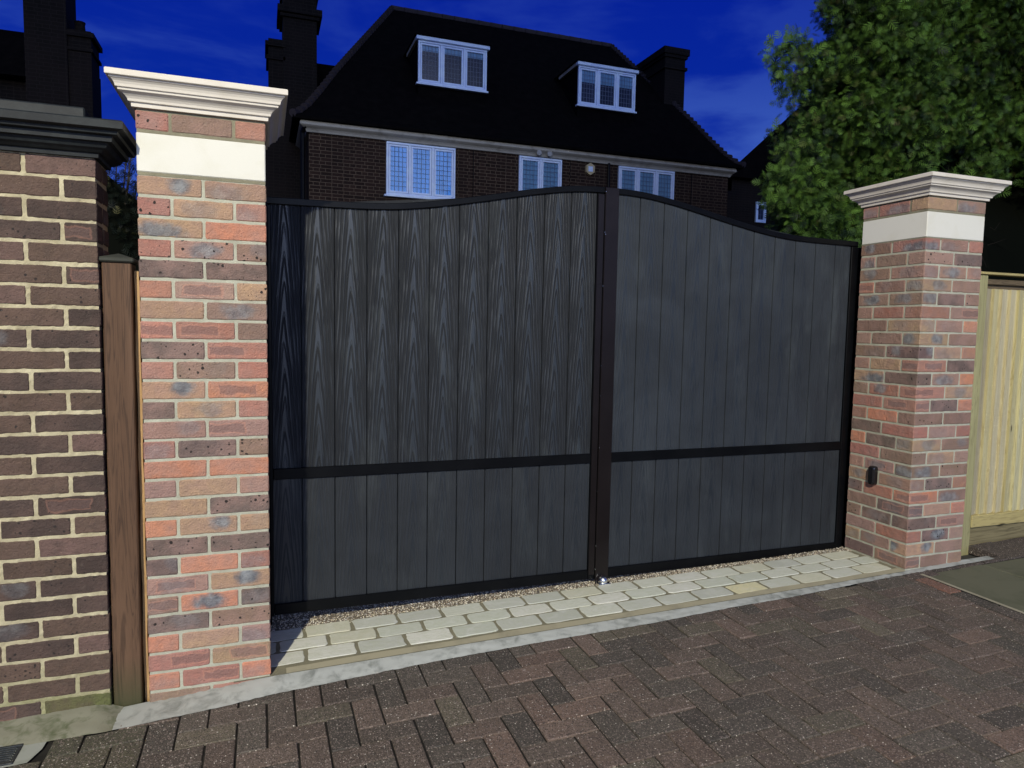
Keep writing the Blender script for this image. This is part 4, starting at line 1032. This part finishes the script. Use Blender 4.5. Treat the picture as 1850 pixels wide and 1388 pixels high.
# boughs: (x range along the face); the left flank is a clipped, nearly upright edge
PP, NN, BB = [], [], []
cnt = 0
C0 = np.array([.4217, -2.8695, 1.4922])
def pix(p):
    d = Vector(p)-Vector(C0); zz = d.dot(F); return 925+1255.7*d.dot(R2)/zz, 694-1255.7*d.dot(U2)/zz
rb = random.Random(11)
tries = 0
while cnt < 540 and tries < 60000:
    tries += 1
    x = rb.uniform(5.2, 10.8); z_ = rb.uniform(1.6, 7.6)
    y = 3.5+rb.uniform(-.3, .7)+.25*math.sin(x*2.3+z_*1.7)
    r = rb.uniform(.18, .36); u, v = pix((x, y, z_)); rp = r*1256/(y+2.9)*.62
    left = 1478 if v < 60 else (1440-(v-60)*2.0 if v < 78 else 1392+6*math.sin(v*.05))
    if v > 400: left = 1400
    if u-rp < left or u > 1960 or v < -130: continue
    if v > 450 and u < 1540: continue
    if 78 < v+rp and v-rp < 70 and u-rp < 1470: 
        if v < 70+rp: continue
    if 1585 < u < 1760 and 235 < v < 340 and rb.random() < .85: continue
    hole = (1640 < u < 1800 and 130 < v < 235)
    if hole and rb.random() < .3: continue
    if 1690 < u and v > 260 and rb.random() < .55: continue
    if 1560 < u < 1800 and v > 330: continue
    if u >= 1800 and v > 330: continue
    m_ = int(225*r/.3); dv = RN.normal(0, 1, (m_, 3)); dv[:, 1] = -np.abs(dv[:, 1])*.9+.35; dv /= np.linalg.norm(dv, axis=1)[:, None]
    rad = RN.uniform(.70, 1.05, m_)[:, None]
    P_ = np.array([x, y, z_])+dv*rad*np.array([r*1.15, r, r*.8])
    PP.append(P_); NN.append(dv); BB.append(np.full(m_, rb.uniform(.05, .75))); cnt += 1
print('boughs', cnt)
foliage('crown', M_LEAF, np.vstack(PP), np.vstack(NN), .102, con, np.concatenate(BB))

# dark shrub glimpsed between the old pier and the left pillar
sh = thing('garden_shrub', 'dark leafy shrub silhouetted in the gap between the old pier and the left pillar', 'shrub', (-1.15, 5.2, .0))
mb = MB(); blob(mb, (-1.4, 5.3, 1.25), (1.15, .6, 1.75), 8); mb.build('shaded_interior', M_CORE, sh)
mb = MB()
for k in range(16):
    a = random.uniform(-.5, .5); b_ = random.uniform(-.25, .25)
    mb.tube([(-1.15, 5.2, .1), (-1.05+a*.5, 5.2+b_, 1.8), (-.95+a, 5.2+b_, random.uniform(2.8, 3.35))], [.03, .016, .004], 5)
mb.build('stems', M_BARK, sh)
n_ = 1500; P_ = np.column_stack([RN.normal(-.88, .24, n_), RN.uniform(4.9, 5.5, n_), 2.0+1.25*RN.power(1.6, n_)[::-1]*RN.uniform(.3, 1, n_)])
foliage('crown', M_LEAFD, P_, np.tile([0, -.3, .8], (n_, 1)), .09, sh, np.full(n_, .4))
# tall dark hedge behind the fence
hd = thing('dark_hedge', 'almost black hedge with bare twigs rising behind the timber fence at the right edge', 'hedge', (9, 4.1, .1))
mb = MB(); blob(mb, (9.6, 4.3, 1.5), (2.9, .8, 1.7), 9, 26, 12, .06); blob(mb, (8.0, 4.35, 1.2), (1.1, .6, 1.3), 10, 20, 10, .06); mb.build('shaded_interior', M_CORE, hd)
mb = MB()
for k in range(24):
    x = random.uniform(6.8, 9.6); y = random.uniform(3.2, 3.6); z_ = random.uniform(1.6, 2.9); a = random.uniform(-1, 1)*.5
    mb = MB(); mb.tube([(x, y, z_), (x+a*.3, y-.05, z_+random.uniform(-.05, .10)), (x+a*.5+random.uniform(-.1, .1), y-.1, z_+random.uniform(-.05, .2))], [.004, .003, .0015], 4); mb.build('twig', M_DTWIG, hd)

# ------------------------------------------------------------------ street lamp behind the viewer (it lights the scene)
sl = thing('street_lamp', 'tall grey street lamp standing across the pavement behind the viewer', 'street lamp', (LAMP.x, LAMP.y-1, -.1))
mb = MB(); LY = LAMP.y-1; LZ = LAMP.z; mb.tube([(LAMP.x, LY, -.12), (LAMP.x, LY, 1.2), (LAMP.x, LY, LZ)], [.09, .09, .05], 12); mb.tube([(LAMP.x, LY, LZ), (LAMP.x, LY+.3, LZ+.2), (LAMP.x, LY+.8, LZ+.2)], [.04, .035, .03], 8); mb.build('pole', M_STEEL, sl)
mb = MB(); mb.chamfer(LAMP.x-.13, LAMP.x+.13, LY+.7, LY+1.25, LZ+.13, LZ+.23, .03); mb.build('lamp_head', M_BLACK, sl)
me_ = bpy.data.materials.new('lamp_lens'); me_.use_nodes = True; b_ = me_.node_tree.nodes['Principled BSDF']; b_.inputs['Emission Color'].default_value = (1, .93, .72, 1); b_.inputs['Emission Strength'].default_value = 8
mb = MB(); mb.chamfer(LAMP.x-.10, LAMP.x+.10, LY+.8, LY+1.2, LZ+.105, LZ+.1295, .008); mb.build('lens', me_, sl)
ld = bpy.data.lights.new('street_light', 'SPOT'); lo = bpy.data.objects.new('street_light', ld); COL.objects.link(lo)
ld.energy = 6700; ld.color = (1.0, .925, .75); ld.shadow_soft_size = .13; ld.spot_size = math.radians(172); ld.spot_blend = .42
lo.parent = sl; lo.location = (0, 1.0, LZ+.07+.1-.12)
lo.rotation_euler = (math.radians(12), 0, 0)
